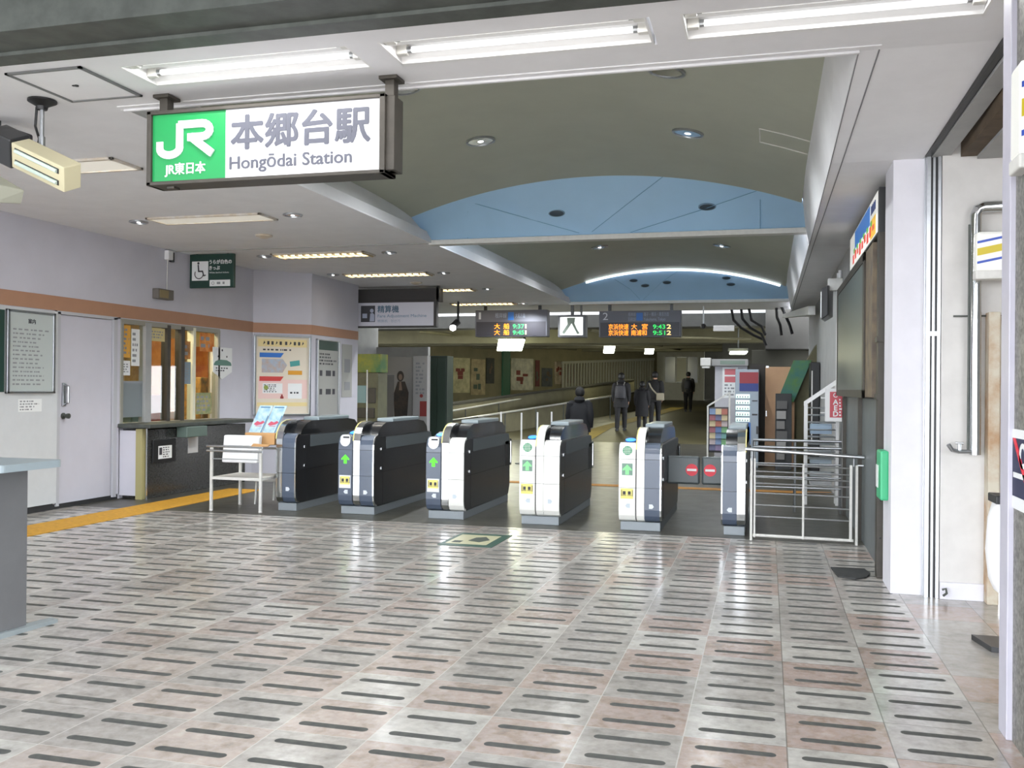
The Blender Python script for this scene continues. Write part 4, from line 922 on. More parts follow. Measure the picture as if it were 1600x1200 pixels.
def split(pts, cuts=(.42, .70)):
    """split a front outline into pieces with thin seams"""
    segs = []; cur = [pts[0]]
    for a, c in zip(pts, pts[1:]):
        cur.append(c)
        if abs(c[1]-.42) < 1e-6 or abs(c[1]-.70) < 1e-6:
            segs.append(cur); cur = [(c[0], c[1]+.004)]
    segs.append(cur); return segs
def panel(mb, pts, x0, x1, y0, off=.0):
    for sgm in split(pts):
        inn = shell(sgm)
        poly = [(y0-off+p, q) for p, q in sgm] + [(y0-off+p, q) for p, q in inn[::-1]]
        mb.prism_x(poly, x0, x1)
    return mb
GL = 1.85
def gate(x0, y0, label, left=None, right=None, mirror=False, fins=True):
    """x0: left edge. left/right: 'navy', 'white' or None"""
    lw = .165 if left else 0; sw = .085; rw = .165 if right else 0
    if mirror: lw = .135
    W_ = lw+sw+rw
    t = thing('ticket_gate', label, 'ticket gate', (x0+W_/2, y0, 0), 'ticket gates in a row across the hall')
    b = MB(); b.box(x0+.012, y0+.05, 0, x0+W_-.012, y0+GL-.05, .085, .004); OBJ('plinth', b, m_plinth, t)
    # main body behind the panels
    low = [(y0+.025, .12), (y0+.025, .80), (y0+.09, .84), (y0+GL-.14, .84), (y0+GL-.03, .79), (y0+GL, .70), (y0+GL, .20), (y0+GL-.06, .09), (y0+.09, .09)]
    b = MB(); b.prism_x(low, x0+.006, x0+W_-.006); OBJ('body', b, m_side, t)
    sx0 = x0+lw
    tall = [(y0+.05, .83), (y0+.075, .90), (y0+.13, .955), (y0+.22, .985), (y0+.34, .992), (y0+GL-.45, .992), (y0+GL-.25, .97), (y0+GL-.14, .90), (y0+GL-.12, .83)]
    hx0, hx1 = (sx0+.004, x0+W_-.03) if not mirror else (x0+.02, x0+W_-.004)
    b = MB()
    hb = [(y0+.16, .84), (y0+.20, .90), (y0+.30, .96), (y0+.42, .992), (y0+GL-.45, .992), (y0+GL-.25, .97), (y0+GL-.14, .90), (y0+GL-.12, .84)]
    b.prism_x(tall, sx0+.004, sx0+sw-.004); b.prism_x(hb, hx0, hx1); OBJ('hood', b, m_hood, t, smooth=True)
    b = MB(); b.box(hx0+.01, y0+.62, .985, hx1-.005, y0+1.45, 1.03, .012); OBJ('top_cover', b, m_cover, t)
    # silver centre strip that curves over the top, with a pale yellow edge
    b = MB(); panel(b, TALL, sx0+(.010 if not mirror else 0), sx0+sw-(0 if not mirror else .010), y0, .004); OBJ('centre_strip', b, m_chrome if left != 'white' else m_gwhite, t)
    b = MB(); up = [p for p in TALL if p[1] >= .80]; inn = shell(up)
    ex = (sx0, sx0+.011) if not mirror else (sx0+sw-.011, sx0+sw)
    b.prism_x([(y0-.006+p, q+.002) for p, q in up] + [(y0+p, q) for p, q in inn[::-1]], *ex); OBJ('yellow_edge', b, m_yedge, t)
    FG = Face((x0, y0, 0))
    if left:
        b = MB(); panel(b, FRONT, x0, sx0-.003, y0, .002); OBJ('left_panel', b, m_navy if left == 'navy' else m_gwhite, t)
        if not mirror:
            cx = lw*.5
            b = MB(); FG.box(b, .018, .315, lw-.022, .415 if left == 'white' else .415, .003, .0045)
            if left == 'navy': FG.box(b, .012, .285, lw-.018, .425, .0025, .0035)
            s_ = OBJ('sticker', b, mat('sticker_yellow', 'e8dc7c', .5) if left == 'white' else [m_paper], t)
            if left == 'navy':
                b = MB(); FG.box(b, .022, .325, lw-.028, .412, .0036, .005); OBJ('yellow_field', b, mat('sticker_yellow', 'e8dc7c', .5), s_)
            b = MB()
            for c_ in (.055, .105): FG.box(b, c_-.014, .355, c_+.014, .388, .005, .006); FG.poly(b, [(c_-.02, .35), (c_-.018, .345), (c_+.02, .345), (c_+.02, .35)], .005, .006)
            for c_ in (.026, .132): FG.box(b, c_, .34, c_+.006, .40, .005, .006)
            OBJ('pictogram', b, m_ink, s_)
            if left == 'white':
                b = MB(); FG.disc(b, cx, .79-.004, .045, -.01, .007, 28); gr = OBJ('round_light', b, mat('round_green', '2f8f63', .5), t)
                b = MB()
                for k in (-.024, -.008, .008, .024): FG.box(b, cx+k-.0012, .745, cx+k+.0012, .827, .007, .008); FG.box(b, cx-.041, .786+k-.0012, cx+.041, .786+k+.0012, .007, .008)
                OBJ('grid', b, m_gwhite, gr)
                b = MB(); FG.box(b, .03, .545, lw-.03, .66, .002, .005); q = OBJ('arrow_display', b, mat('display_green_grey', '6f8f80', .4), t)
                am, nn = mat('dim_green_arrow', '7fd08a', .5, emit=.15, emit_c='6fd07a'), .005
            else:
                q, am, nn = t, m_arrow, .003
            b = MB(); FG.poly(b, [(cx-.045, .605), (cx, .65), (cx+.045, .605), (cx+.045, .59), (cx+.018, .598), (cx+.018, .552), (cx-.018, .552), (cx-.018, .598), (cx-.045, .59)], nn, nn+.002); OBJ('arrow', b, am, q)
            if left == 'navy':
                b = MB(); FG.poly(b, [(cx-.055, .80)] + [(cx+.06*math.cos(a), .80+.062*math.sin(a)) for a in [R(x) for x in range(180, 361, 20)]] + [(cx+.062, .845), (cx+.045, .865), (cx-.03, .865), (cx-.052, .845)], -.06, .012); q = OBJ('card_reader', b, mat('reader_silver', 'c2c5c8', .35, .5), t)
                b = MB(); FG.box(b, cx-.022, .828, cx+.05, .846, .011, .014); OBJ('slot', b, m_black, q)
            b = MB(); b.prism_x([(y0+.10, .845), (y0+.36, .905), (y0+.40, .90), (y0+.42, .845)], x0+.02, sx0-.015); q = OBJ('touch_reader', b, m_dark, t)
            tn = Vector((0, -.06, .26)).normalized(); FT = Face((x0+lw*.5, y0+.23, .876), (1, 0, 0), (0, .26, .06))
            b = MB(); FT.disc(b, 0, 0, .050, .001, .006, 24, .055); OBJ('touch_light', b, mat('blue_touch_light', '2f86ff', .4, emit=.7, emit_c='2f80ff'), q)
    if right:
        b = MB(); panel(b, FRONT, sx0+sw+.003, x0+W_-(.016 if right == 'navy' else 0), y0, .002); OBJ('right_panel', b, m_navy if right == 'navy' else m_gwhite, t)
        if right == 'navy':
            b = MB(); panel(b, FRONT, x0+W_-.015, x0+W_, y0, .003); OBJ('edge_strip', b, m_chrome, t)
    if mirror:
        b = MB(); panel(b, FRONT, x0-.012, x0, y0, .003); OBJ('edge_strip', b, m_chrome, t)
    # small marks near the floor
    def mark(u, flip, mm, nm='lane_mark'):
        pts = [(u-.022, .225), (u+.010, .225), (u+.026, .245), (u+.010, .268), (u-.022, .268)]
        if flip: pts = [(2*u-a, c) for a, c in pts][::-1]
        b = MB(); FG.poly(b, pts, .002, .004); OBJ(nm, b, mm, t)
    mw = mat('mark_white', 'd5dbe2', .5); mg = mat('mark_grey', 'c0cbd2', .5)
    if left and not mirror: mark(lw*.55, True, mw if left == 'navy' else mg)
    if mirror: mark(lw*.5, True, mw)
    if right: mark(lw+sw+rw*.42, False, mw if right == 'navy' else mg)
    # right flank: seams, upper plate, catches, recess and grab bar at the far end
    xs_ = x0+W_
    b = MB(); b.box(xs_-.006, y0+.35, .70, xs_-.002, y0+GL-.06, .83, .002); OBJ('upper_plate', b, mat('flank_plate', '596064', .4), t)
    b = MB()
    for z in (.70, .45): b.box(xs_-.0065, y0+.12, z, xs_-.004, y0+GL-.02, z+.005)
    b.box(xs_-.0065, y0+.26, .10, xs_-.004, y0+.264, .70); OBJ('seam', b, m_black, t)
    b = MB()
    for z in (.48, .69): b.box(xs_-.008, y0+.20, z, xs_+.002, y0+.225, z+.03, .002)
    OBJ('catch', b, m_chrome, t)
    b = MB(); b.box(xs_-.02, y0+GL-.22, .44, xs_-.002, y0+GL-.02, .74); OBJ('flap_recess', b, m_black, t)
    b = MB(); b.tube([(xs_+.004, y0+GL-.01, .44), (xs_+.006, y0+GL, .47), (xs_+.006, y0+GL, .73), (xs_+.004, y0+GL-.01, .76)], .011); OBJ('grab_bar', b, m_chrome, t)
    return t
gx = [(-5.275, 9.42), (-4.50, 9.40), (-3.47, 9.36), (-2.43, 9.28), (-1.40, 9.20), (-.405, 9.20)]
gate(*gx[0], 'leftmost ticket gate, half width with one slate front, beside the leaflet stand', None, 'navy')
gate(*gx[1], 'ticket gate with two slate front panels and a lit green arrow, second from the left', 'navy', 'navy')
gate(*gx[2], 'ticket gate with slate left front and white right front', 'navy', 'white')
gate(*gx[3], 'ticket gate with an all white front', 'white', 'white')
g5 = gate(*gx[4], 'ticket gate with white left front and slate right front, left of the closed flaps', 'white', 'navy')
g6 = gate(*gx[5], 'narrow half gate with one slate front against the steel fence, rightmost', 'navy', None, mirror=True)
m_flap = mat('flap_slate', '4d5557', .4)
def flap(par_, xa, xb, cx):
    y = 9.86; b = MB(); b.box(xa, y, .41, xb, y+.05, .70, .022, 3); f = OBJ('flap', b, m_flap, par_)
    F = Face((cx, y, .56)); b = MB(); F.disc(b, 0, 0, .062, .001, .004, 28); s_ = OBJ('no_entry_disc', b, m_red, f)
    b = MB(); F.box(b, -.048, -.012, .048, .012, .004, .006); OBJ('bar', b, m_paper, s_)
flap(g5, -1.0, -.665, -.745); flap(g6, -.645, -.35, -.56)

# ================================================================== LEAFLET STAND on the left of the gates
t = thing('leaflet_stand', 'steel and cream frame stand left of the ticket gates', 'stand', (-5.63, 9.45, 0))
X0, X1, Y0, Y1 = -5.95, -5.34, 9.22, 9.78
def post_z(px, py, y): return on_y(px, py, y).z
for x, y in ((X0, Y0), (X1, Y0), (X0+.02, Y1), (X1, Y1)):
    b = MB(); b.box(x-.014, y-.014, 0, x+.014, y+.014, .70, .002); b.box(x-.004, y-.0155, .10, x+.004, y-.013, .62); b.lathe([(.02, 0), (.02, .012), (.012, .016), (0, .016)], c=(x, y, 0)); OBJ('leg', b, m_offw, t)
b = MB()
for z in (.715, .665):
    for y in (Y0, Y1): b.tube([(X0-.05, y-.02, z), (X1+.03, y-.02, z)], .013)
OBJ('top_rail', b, m_steel, t)
b = MB(); b.box(X0, Y0-.012, .345, X1, Y1, .375, .003); OBJ('shelf', b, m_offw, t)
b = MB(); b.box(X0, Y0-.01, .57, X1, Y0, .58); OBJ('lower_rail', b, m_steel, t)
t = thing('stool', 'low cream stool with thin legs under the leaflet stand', 'stool', (-5.4, 9.95, 0))
for x, y in ((-5.78, 9.86), (-5.36, 9.86), (-5.76, 10.25), (-5.34, 10.25)):
    b = MB(); b.tube([(x, y, 0), (x+.02*(1 if x < -5.6 else -1), y, .31)], .013); OBJ('leg', b, m_offw, t)
b = MB(); b.box(-5.80, 9.84, .27, -5.32, 10.27, .32, .01); OBJ('seat', b, m_offw, t)
b = MB(); b.tube([(-5.35, 9.86, .31), (-5.36, 9.88, .66)], .010); b.tube([(-5.34, 10.2, .31), (-5.35, 10.2, .66)], .010); OBJ('back_post', b, m_steel, t)
zt = post_z(370, 668, 9.45)
b = MB(); b.hexa([(-5.84, 9.24, .535), (-5.40, 9.24, .535), (-5.40, 9.32, .535), (-5.84, 9.32, .535), (-5.84, 9.28, .835), (-5.40, 9.28, .835), (-5.40, 9.36, .835), (-5.84, 9.36, .835)], .015, 3)
OBJ('white_board', b, m_white, label='blank white plastic board leaning on the leaflet stand', cat='board')
b = MB(); b.box(-5.66, 9.42, .73, -5.29, 9.72, .86, .006); OBJ('cardboard_tray', b, m_cardboard, label='tan cardboard tray on top of the leaflet stand', cat='tray')
b = MB(); b.hexa([(-5.46, 9.19, .71), (-5.24, 9.19, .725), (-5.24, 9.22, .725), (-5.46, 9.22, .71), (-5.42, 9.19, .755), (-5.22, 9.19, .745), (-5.22, 9.22, .745), (-5.42, 9.22, .755)], .004); OBJ('cardboard_flap', b, m_cardboard, label='torn piece of tan cardboard over the front rail of the stand', cat='cardboard')
m_leaf = mat('leaflet_sky_print', 'cfe2ea', .4, c2='8fb6cc', scale=9)
for k, lab in ((0, 'left of two pale blue leaflets standing in the cardboard tray'), (1, 'right of two pale blue leaflets standing in the cardboard tray')):
    FLt = Face((-5.66+.175*k, 9.50, .86), (1, 0, 0), (.09, .09, .30))
    t = thing('leaflet', lab, 'leaflet', (-5.6+.175*k, 9.5, .86), 'leaflets in the cardboard tray')
    b = MB(); FLt.box(b, 0, 0, .165, .33, -.004, 0); OBJ('sheet', b, m_leaf, t)
    b = MB(); FLt.poly(b, [(.02, .10), (.06, .085), (.12, .10), (.15, .125), (.12, .145), (.09, .125), (.05, .14)], 0, .002); FLt.box(b, .05, .075, .13, .082, 0, .002); OBJ('red_print', b, mat('leaflet_red', 'c0566a', .5), t)
    b = MB(); FLt.poly(b, [(.145, 0), (.16, 0), (.163, .20), (.15, .21)], 0, .002); FLt.box(b, .02, .30, .14, .315, 0, .002); OBJ('blue_print', b, mat('leaflet_blue', '5a7f9c', .5), t)

# ================================================================== STEEL FENCES right of the gates
t = thing('fence_panel', 'white tubular fence panel with many bars, in front at the right end of the gates', 'fence', (.33, 9.0, 0), )
for x, w_ in ((-.135, .018), (-.105, .014), (.325, .016), (.735, .020), (.785, .018)):
    b = MB(); b.box(x-w_*.6, 8.985, .03 if x in (-.105, .325, .735) else 0, x+w_*.6, 9.015, .72 if x > 0 else .76, .003); OBJ('post', b, m_offw, t)
bars = (.70, .64, .585, .53, .44, .33, .225)
for z in bars:
    b = MB(); b.tube([(-.105, 9, z), (.735, 9, z-.01)], .0075, 8); OBJ('bar', b, m_steel, t)
b = MB(); b.tube([(-.12, 9, .05), (.76, 9, .04)], .014); OBJ('bottom_rail', b, m_offw, t)
b = MB(); b.tube([(-.19, 8.98, .845), (.845, 8.98, .795)], .018, 12); b.tube([(-.13, 8.99, .74), (-.13, 8.985, .84)], .01); b.tube([(.76, 8.99, .71), (.76, 8.985, .80)], .01); b.tube([(.79, 8.99, .72), (.84, 8.985, .72)], .008); OBJ('handrail', b, m_steel, t)
t = thing('rail_barrier', 'double steel handrail on thin posts behind the white fence panel', 'barrier', (.33, 11.2, 0))
for z in (.815, .735, .55, .40, .28):
    b = MB(); b.tube([(-.15, 11.2, z), (.81, 11.2, z)], .016 if z > .7 else .008, 10); OBJ('rail', b, m_steel, t)
for x in (-.14, .31, .80):
    b = MB(); b.tube([(x, 11.22, 0), (x, 11.22, .81)], .016); OBJ('post', b, m_steel, t)

# white slanted leaflet rack seen from the side
t = thing('leaflet_rack', 'white slanted wire rack with rungs beside the right wall, behind the fences', 'rack', (.64, 11.9, 0))
xa, xb, ya, yb2 = .46, .82, 12.0, 12.22
for x, zt_ in ((xa, 1.22), (xb, 1.50)):
    for y in (ya, yb2):
        b = MB(); b.box(x-.018, y-.018, 0, x+.018, y+.018, zt_, .003); OBJ('post', b, m_white, t)
b = MB()
for y in (ya, yb2): b.hexa([(xa-.02, y-.018, 1.20), (xb+.02, y-.018, 1.49), (xb+.02, y+.018, 1.49), (xa-.02, y+.018, 1.20), (xa-.02, y-.018, 1.25), (xb+.02, y-.018, 1.54), (xb+.02, y+.018, 1.54), (xa-.02, y+.018, 1.25)])
OBJ('slanted_rail', b, m_white, t)
for k in range(13):
    z = .12+.088*k
    for y in (ya, yb2):
        b = MB(); b.tube([(xa, y, z), (xb, y, z)], .008, 8); OBJ('rung', b, m_steel, t)
b = MB(); b.tube([(.62, 11.975, 1.12), (.70, 11.975, 1.12), (.71, 11.975, 1.30), (.63, 11.975, 1.30)], .009); OBJ('loop_handle', b, m_white, t)
for k, (z, c_) in enumerate(((.86, '9fb4c8'), (.60, 'b9c2ca'), (.50, 'a8b6c2'), (.34, 'c6ccd0'), (.24, 'd2d4d6'))):
    b = MB(); b.box(xa+.05, 12.03, z, xb-.06, 12.19, z+.05 if k else z+.12, .005)
    OBJ('paper_stack', b, mat('paper_stack_%d' % k, '#'+c_, .6), label=['pale blue stack of papers in the top tray of the white rack', 'grey stack of papers in the white rack, second tray down', 'blue grey stack of papers in the white rack, third tray down', 'pale grey stack of papers in the white rack, second tray from the floor', 'white stack of papers in the lowest tray of the white rack'][k], cat='papers', group='paper stacks in the white rack')
t = thing('defibrillator_sign', 'white and red box sign reading AED at the right wall', 'sign', (.78, 11.5, 1.02)); F4 = Face((.67, 11.80, 1.02))
b = MB(); F4.box(b, 0, 0, .19, .395, -.12, 0, .006); OBJ('box', b, m_white, t)
b = MB(); F4.box(b, .05, .05, .19, .355, 0, .003); OBJ('red_panel', b, mat('aed_red', 'c4545e', .5), t)
b = MB()
for ch, v in (('A', .205), ('E', .135), ('D', .065)): F4.text(b, ch, .115, v, .003, .085, bold=.003, align='CENTER')
OBJ('lettering', b, m_paper, t)
b = MB(); F4.ring(b, .115, .315, .018, .028, .003, R(100), R(330)); F4.scribble(b, .155, .06, .185, .28, 6, .003, seed=4); OBJ('symbol', b, m_paper, t)
b = MB(); b.box(.855, 11.84, 1.1, .869, 11.90, 1.3); OBJ('bracket', b, m_dsteel, t)

# ================================================================== RIGHT WALL: notice cabinet, lit advert, box
FR = Face((XR, 0, 0), (0, -1, 0))      # u = -y
t = thing('notice_cabinet', 'big brown framed glass notice cabinet on the right wall under the lit advert', 'cabinet', (.82, 10, 1.34))
b = MB(); b.box(.80, 8.5, 1.33, XR-.002, 11.7, 2.575, .004); OBJ('case', b, m_frame, t)
b = MB(); b.box(.792, 8.62, 1.40, .80, 11.62, 2.50); OBJ('glass', b, mat('cabinet_glass', '5d6662', .4, .0, spec=.25), t)
b = MB(); b.box(.785, 8.5, 1.33, .80, 8.62, 2.575, .002); b.box(.785, 8.5, 1.33, .80, 11.7, 1.40, .002); b.box(.785, 8.5, 2.50, .80, 11.7, 2.575, .002); b.box(.785, 11.62, 1.33, .80, 11.7, 2.575, .002); OBJ('frame', b, m_frame, t)
b = MB(); b.box(.80, 7.95, 1.34, .865, 8.498, 2.575, .004); OBJ('end_board', b, mat('weathered_brown_board', '7a6c58', .6, c2='5a5048', scale=6), t, label='weathered brown end board')
t = thing('cabinet_post', 'tall brown grey steel post in front of the notice cabinet, next to the white pillar', 'post', (.83, 7.5, 0))
b = MB(); b.box(.795, 7.48, 0, .845, 7.60, 2.58, .004); OBJ('post', b, m_frame, t)
b = MB(); b.box(.785, 7.46, 1.33, XR, 7.62, 1.37); b.box(.785, 7.46, 1.76, XR, 7.62, 1.80); OBJ('collar', b, m_frame, t)
b = MB()
for z in (.30, .58): b.lathe([(.008, 0), (.008, .004), (0, .004)], m=Matrix.Translation((.82, 7.478, z)) @ Euler((R(90), 0, 0)).to_matrix().to_4x4())
OBJ('bolt', b, m_black, t)
t = thing('back_panel_board', 'grey steel back panel with thin uprights below the notice cabinet', 'panel', (.85, 9.5, 0))
b = MB(); b.box(.855, 7.62, 0, XR-.001, 11.2, 1.33, .003); OBJ('panel', b, mat('blue_grey_panel', '6e7577', .45, .2, noise=.1, scale=4), t)
for y in (9.3, 11.1):
    b = MB(); b.box(.82, y, 0, .86, y+.07, 1.33, .003); OBJ('upright', b, m_frame, t)
t = thing('lit_advert', 'bright colourful lightbox advert high on the right wall beside the pillar', 'advert', (.84, 8.8, 2.6))
b = MB(); b.box(.80, 7.55, 2.585, XR-.002, 10.1, 2.93, .004); OBJ('box', b, m_dark, t)
FA = Face((.80, 0, 0), (0, -1, 0))
def adq(nm, c, *rects):
    b = MB()
    for r_ in rects: FA.box(b, *r_, .001, .004 if nm == 'white_field' else .006 if nm.endswith('field') else .008)
    OBJ(nm, b, mat('advert_'+nm, c, .4, emit=.16), t)
adq('white_field', 'f0f0ea', (-10.05, 2.60, -7.60, 2.91)); adq('blue_field', '3d7fd0', (-9.5, 2.74, -8.15, 2.90)); adq('yellow_field', 'e8b83a', (-8.1, 2.61, -7.72, 2.76))
adq('red_marks', 'd8483a', *[(-9.7+.22*k, 2.62+.02*(k % 3), -9.58+.22*k, 2.70+.02*(k % 2)) for k in range(9)])
adq('green_marks', '5aa84a', *[(-9.6+.3*k, 2.71, -9.48+.3*k, 2.75) for k in range(6)])
adq('dark_marks', '2a3a6a', *[(-8.05+.09*k, 2.80, -8.0+.09*k, 2.87) for k in range(4)])
t = thing('green_box', 'green wall box with a white label between the cabinet post and the white pillar', 'box', (.85, 7.3, .62))
b = MB(); b.box(.775, 7.10, .62, .832, 7.34, .97, .012); OBJ('case', b, mat('mint_green_plastic', '3fb07c', .4), t)
b = MB(); b.box(.770, 7.22, .70, .776, 7.33, .86); OBJ('label', b, m_paper, t)
t = thing('ceiling_monitor', 'wall screen on a bracket high on the right wall', 'monitor', (.72, 12, 2.25))
b = MB(); b.hexa([(.62, 11.9, 2.24), (.70, 11.9, 2.30), (.78, 12.3, 2.30), (.68, 12.3, 2.24), (.62, 11.9, 2.62), (.70, 11.9, 2.66), (.78, 12.3, 2.66), (.68, 12.3, 2.62)], .01); OBJ('housing', b, m_dark, t)
b = MB(); b.hexa([(.612, 11.89, 2.27), (.616, 11.885, 2.27), (.674, 12.28, 2.27), (.670, 12.28, 2.27), (.612, 11.89, 2.58), (.616, 11.885, 2.58), (.674, 12.28, 2.58), (.670, 12.28, 2.58)]); OBJ('screen', b, mat('side_screen_glow', 'eef2f2', .4, emit=.3), t)
b = MB(); b.box(.70, 12.0, 2.60, XR, 12.1, 2.75, .01); OBJ('bracket', b, m_offw, t)
b = MB()
for x, y in ((.84, 12.35), (.84, 12.05)): b.tube([(x, y, 1.45), (x, y, 2.85)], .018, 8)
struct('trim_30', b, m_white)
# striped shop signs
m_sgn = mat('striped_sign_white', 'e4e4de', .4, emit=.06); m_sb = mat('striped_sign_blue', '2f4fb0', .4); m_sy = mat('striped_sign_yellow', 'c8b420', .4)
def striped(label, x0, y0, z0, w_, h_, d_, sl):
    t = thing('striped_sign', label, 'sign', (x0+w_/2, y0, z0)); F5 = Face((x0, y0, z0))
    b = MB(); F5.box(b, 0, 0, w_, h_, -d_, 0, .02); OBJ('lightbox', b, m_sgn, t)
    for k, (mm, v0, v1, nm) in enumerate(((m_sb, .70, .76, 'blue_stripe'), (m_sy, .40, .58, 'yellow_stripe'), (m_sb, .20, .26, 'blue_stripe'))):
        b = MB(); F5.poly(b, [(.004, v0*h_), (w_-.004, v0*h_+sl), (w_-.004, v1*h_+sl), (.004, v1*h_)], 0, .002); OBJ(nm, b, mm, t)
    b = MB(); F5.box(b, -.004, -.045, w_, .012, -d_, .004, .008); OBJ('base_tray', b, m_offw, t)
    return t
striped('striped blue and yellow lightbox sign fixed to the granite post at the right edge', .80+.115, 3.93, 2.29, .45, .37, .16, .16)
striped('striped blue and yellow lightbox sign seen behind the granite post, beside the steel pipe', 1.285, 6.58, 2.16, .45, .26, .10, .09)
# steel pipe with a tap
t = thing('drain_pipe', 'shiny steel pipe with an elbow on the mottled white wall', 'pipe', (1.33, 6.8, .97))
b = MB(); b.tube([(1.325, 6.79, .98), (1.32, 6.79, 2.56), (1.335, 6.79, 2.60), (1.37, 6.79, 2.615), (1.6, 6.79, 2.615)], .036, 14); OBJ('pipe', b, m_chrome, t, smooth=True)
b = MB(); b.tube([(1.282, 6.79, 2.50), (1.282, 6.79, 1.0)], .007, 6); b.tube([(1.20, 6.86, 1.90), (1.60, 6.86, 1.90)], .006, 6); OBJ('strap', b, m_dsteel, t)
b = MB(); b.tube([(1.31, 6.78, 1.0), (1.22, 6.76, 1.0), (1.18, 6.75, 1.01), (1.155, 6.74, 1.045)], .014); b.tube([(1.225, 6.76, 1.0), (1.225, 6.76, 1.05)], .012); b.tube([(1.20, 6.76, 1.055), (1.25, 6.76, 1.055)], .008); OBJ('tap', b, m_steel, t)
b = MB(); b.tube([(1.145, 6.83, .03), (1.165, 6.82, .05), (1.16, 6.82, .08), (1.14, 6.83, .07)], .008); OBJ('metal_ring', b, m_dsteel, label='small bent metal ring on the floor at the foot of the white wall', cat='ring', loc=(1.15, 6.83, 0))
FQ = Face((.957, 0, 0), (0, -1, 0))
t = thing('wall_poster', 'navy poster with a red diagonal and a white symbol on the granite post', 'poster', (.955, 4.0, .93))
b = MB(); FQ.box(b, -4.17, .935, -3.60, 1.25, .001, .006); OBJ('sheet', b, m_paper, t)
b = MB(); FQ.box(b, -4.16, .985, -3.60, 1.215, .006, .008); OBJ('navy_field', b, mat('poster_navy', '23284a', .5), t)
b = MB(); FQ.poly(b, [(-4.15, 1.215), (-4.11, 1.215), (-3.86, .985), (-3.90, .985)], .008, .010); OBJ('red_stripe', b, m_red, t)
b = MB(); FQ.ring(b, -4.0, 1.15, .03, .05, .008, R(30), R(300)); FQ.box(b, -4.14, 1.06, -3.95, 1.08, .008, .010); OBJ('white_symbol', b, m_paper, t)
t = thing('plastic_bag', 'white plastic bag hung from a dark hook at the back of the granite post', 'bag', (.96, 4.5, .7))
b = MB(); b.loft([[(.955+r_*math.cos(a)*.35, 4.42+.08*math.sin(a), z) for a in [2*math.pi*k/12 for k in range(12)]] for z, r_ in ((.55, .03), (.60, .10), (.72, .14), (.86, .11), (.95, .03))]); OBJ('bag', b, m_white, t, smooth=True)
b = MB(); b.box(.92, 4.30, .93, .97, 4.45, .965, .004); OBJ('hook', b, m_black, t)
# floor pieces
t = thing('floor_mat', 'dark worn mat on the tiles in front of the notice cabinet', 'mat', (.62, 7.55, 0))
b = MB(); b.prism_z([(.49, 7.78), (.74, 7.80), (.765, 7.62), (.72, 7.45), (.64, 7.36), (.52, 7.42)], .002, .012); OBJ('mat', b, mat('worn_black_mat', '2e2f2f', .6, noise=.3, scale=20), t)
b = MB(); b.prism_z([(1.12, 5.80), (1.34, 5.80), (1.34, 5.52), (1.17, 5.55)], .001, .03); OBJ('floor_block', b, m_dark, label='flat dark block on the floor by the side opening, partly behind the granite post', cat='block')
t = thing('floor_sticker', 'green bordered cream floor sticker on the tiles in front of the ticket gates', 'sticker', (-2.55, 8.2, 0))
b = MB(); b.box(-2.80, 7.85, .001, -2.30, 8.55, .004); OBJ('border', b, mat('sticker_green', '33564a', .4), t)
b = MB(); b.box(-2.76, 7.95, .004, -2.38, 8.45, .006); OBJ('field', b, mat('sticker_cream', 'c9c6a4', .3), t)
b = MB(); b.prism_z([(-2.60, 8.12), (-2.48, 8.06), (-2.42, 8.2), (-2.5, 8.36), (-2.58, 8.3)], .006, .0075); b.box(-2.72, 8.0, .006, -2.64, 8.1, .0075); OBJ('print', b, mat('sticker_dark', '3f4a40', .5), t)

# table at the left edge
t = thing('writing_table', 'grey writing table with a rounded top cut off by the left edge', 'table', (-4.25, 4.3, 0))
b = MB(); b.prism_z([(-4.75, 4.02)] + [(-3.90+.05*math.sin(a), 4.07-.05*math.cos(a)) for a in [R(x) for x in range(0, 91, 15)]] + [(-3.90+.05*math.cos(a), 4.45+.05*math.sin(a)) for a in [R(x) for x in range(0, 91, 15)]] + [(-4.75, 4.50)], .925, .965); OBJ('table_top', b, mat('pale_blue_grey_top', '9aa7ad', .35), t)
b = MB(); b.box(-4.75, 4.06, .02, -4.045, 4.44, .925, .006); OBJ('pedestal', b, mat('table_grey', '6f7072', .5, noise=.08), t)
b = MB(); b.box(-4.78, 4.20, 0, -4.02, 4.30, .03, .005); b.hexa([(-4.10, 4.22, 0), (-4.02, 4.22, 0), (-3.99, 4.62, 0), (-4.06, 4.64, 0), (-4.10, 4.22, .03), (-4.02, 4.22, .03), (-3.99, 4.62, .02), (-4.06, 4.64, .02)]); OBJ('foot', b, mat('pale_foot', '9fa9ac', .4, .3), t)

# ================================================================== BEYOND THE GATES, left side
def spanbox(b, px0, py0, px1, py1, y, d, bev=.004):
    """a box at depth y (front face) and thickness d covering the outline between two photo points"""
    p, q = on_y(px0, py0, y), on_y(px1, py1, y)
    b.box(p.x, y, min(p.z, q.z), q.x, y+d, max(p.z, q.z), bev); return p, q
t = thing('fare_machine', 'fare adjustment machine with a yellow green header behind the column', 'machine', (on_y(572, 600, 17.5).x, 17.6, 0))
p, q = on_y(545, 553, 17.5), on_y(594, 582, 17.5)
b = MB(); b.box(p.x, 17.5, q.z, q.x, 17.9, p.z, .01); OBJ('header', b, mat('yellow_green_header', '9a9a2e', .5, c2='4c7a4a', scale=2.5), t)
b = MB(); b.box(p.x, 17.52, 0, q.x-.05, 18.0, q.z, .01); OBJ('body', b, mat('machine_olive', '6c6c54', .5, noise=.2), t)
b = MB(); b.box(p.x+.15, 17.50, 1.05, p.x+.38, 17.53, 1.4, .004); OBJ('screen', b, mat('dim_screen', '6f9096', .3, emit=.08), t)
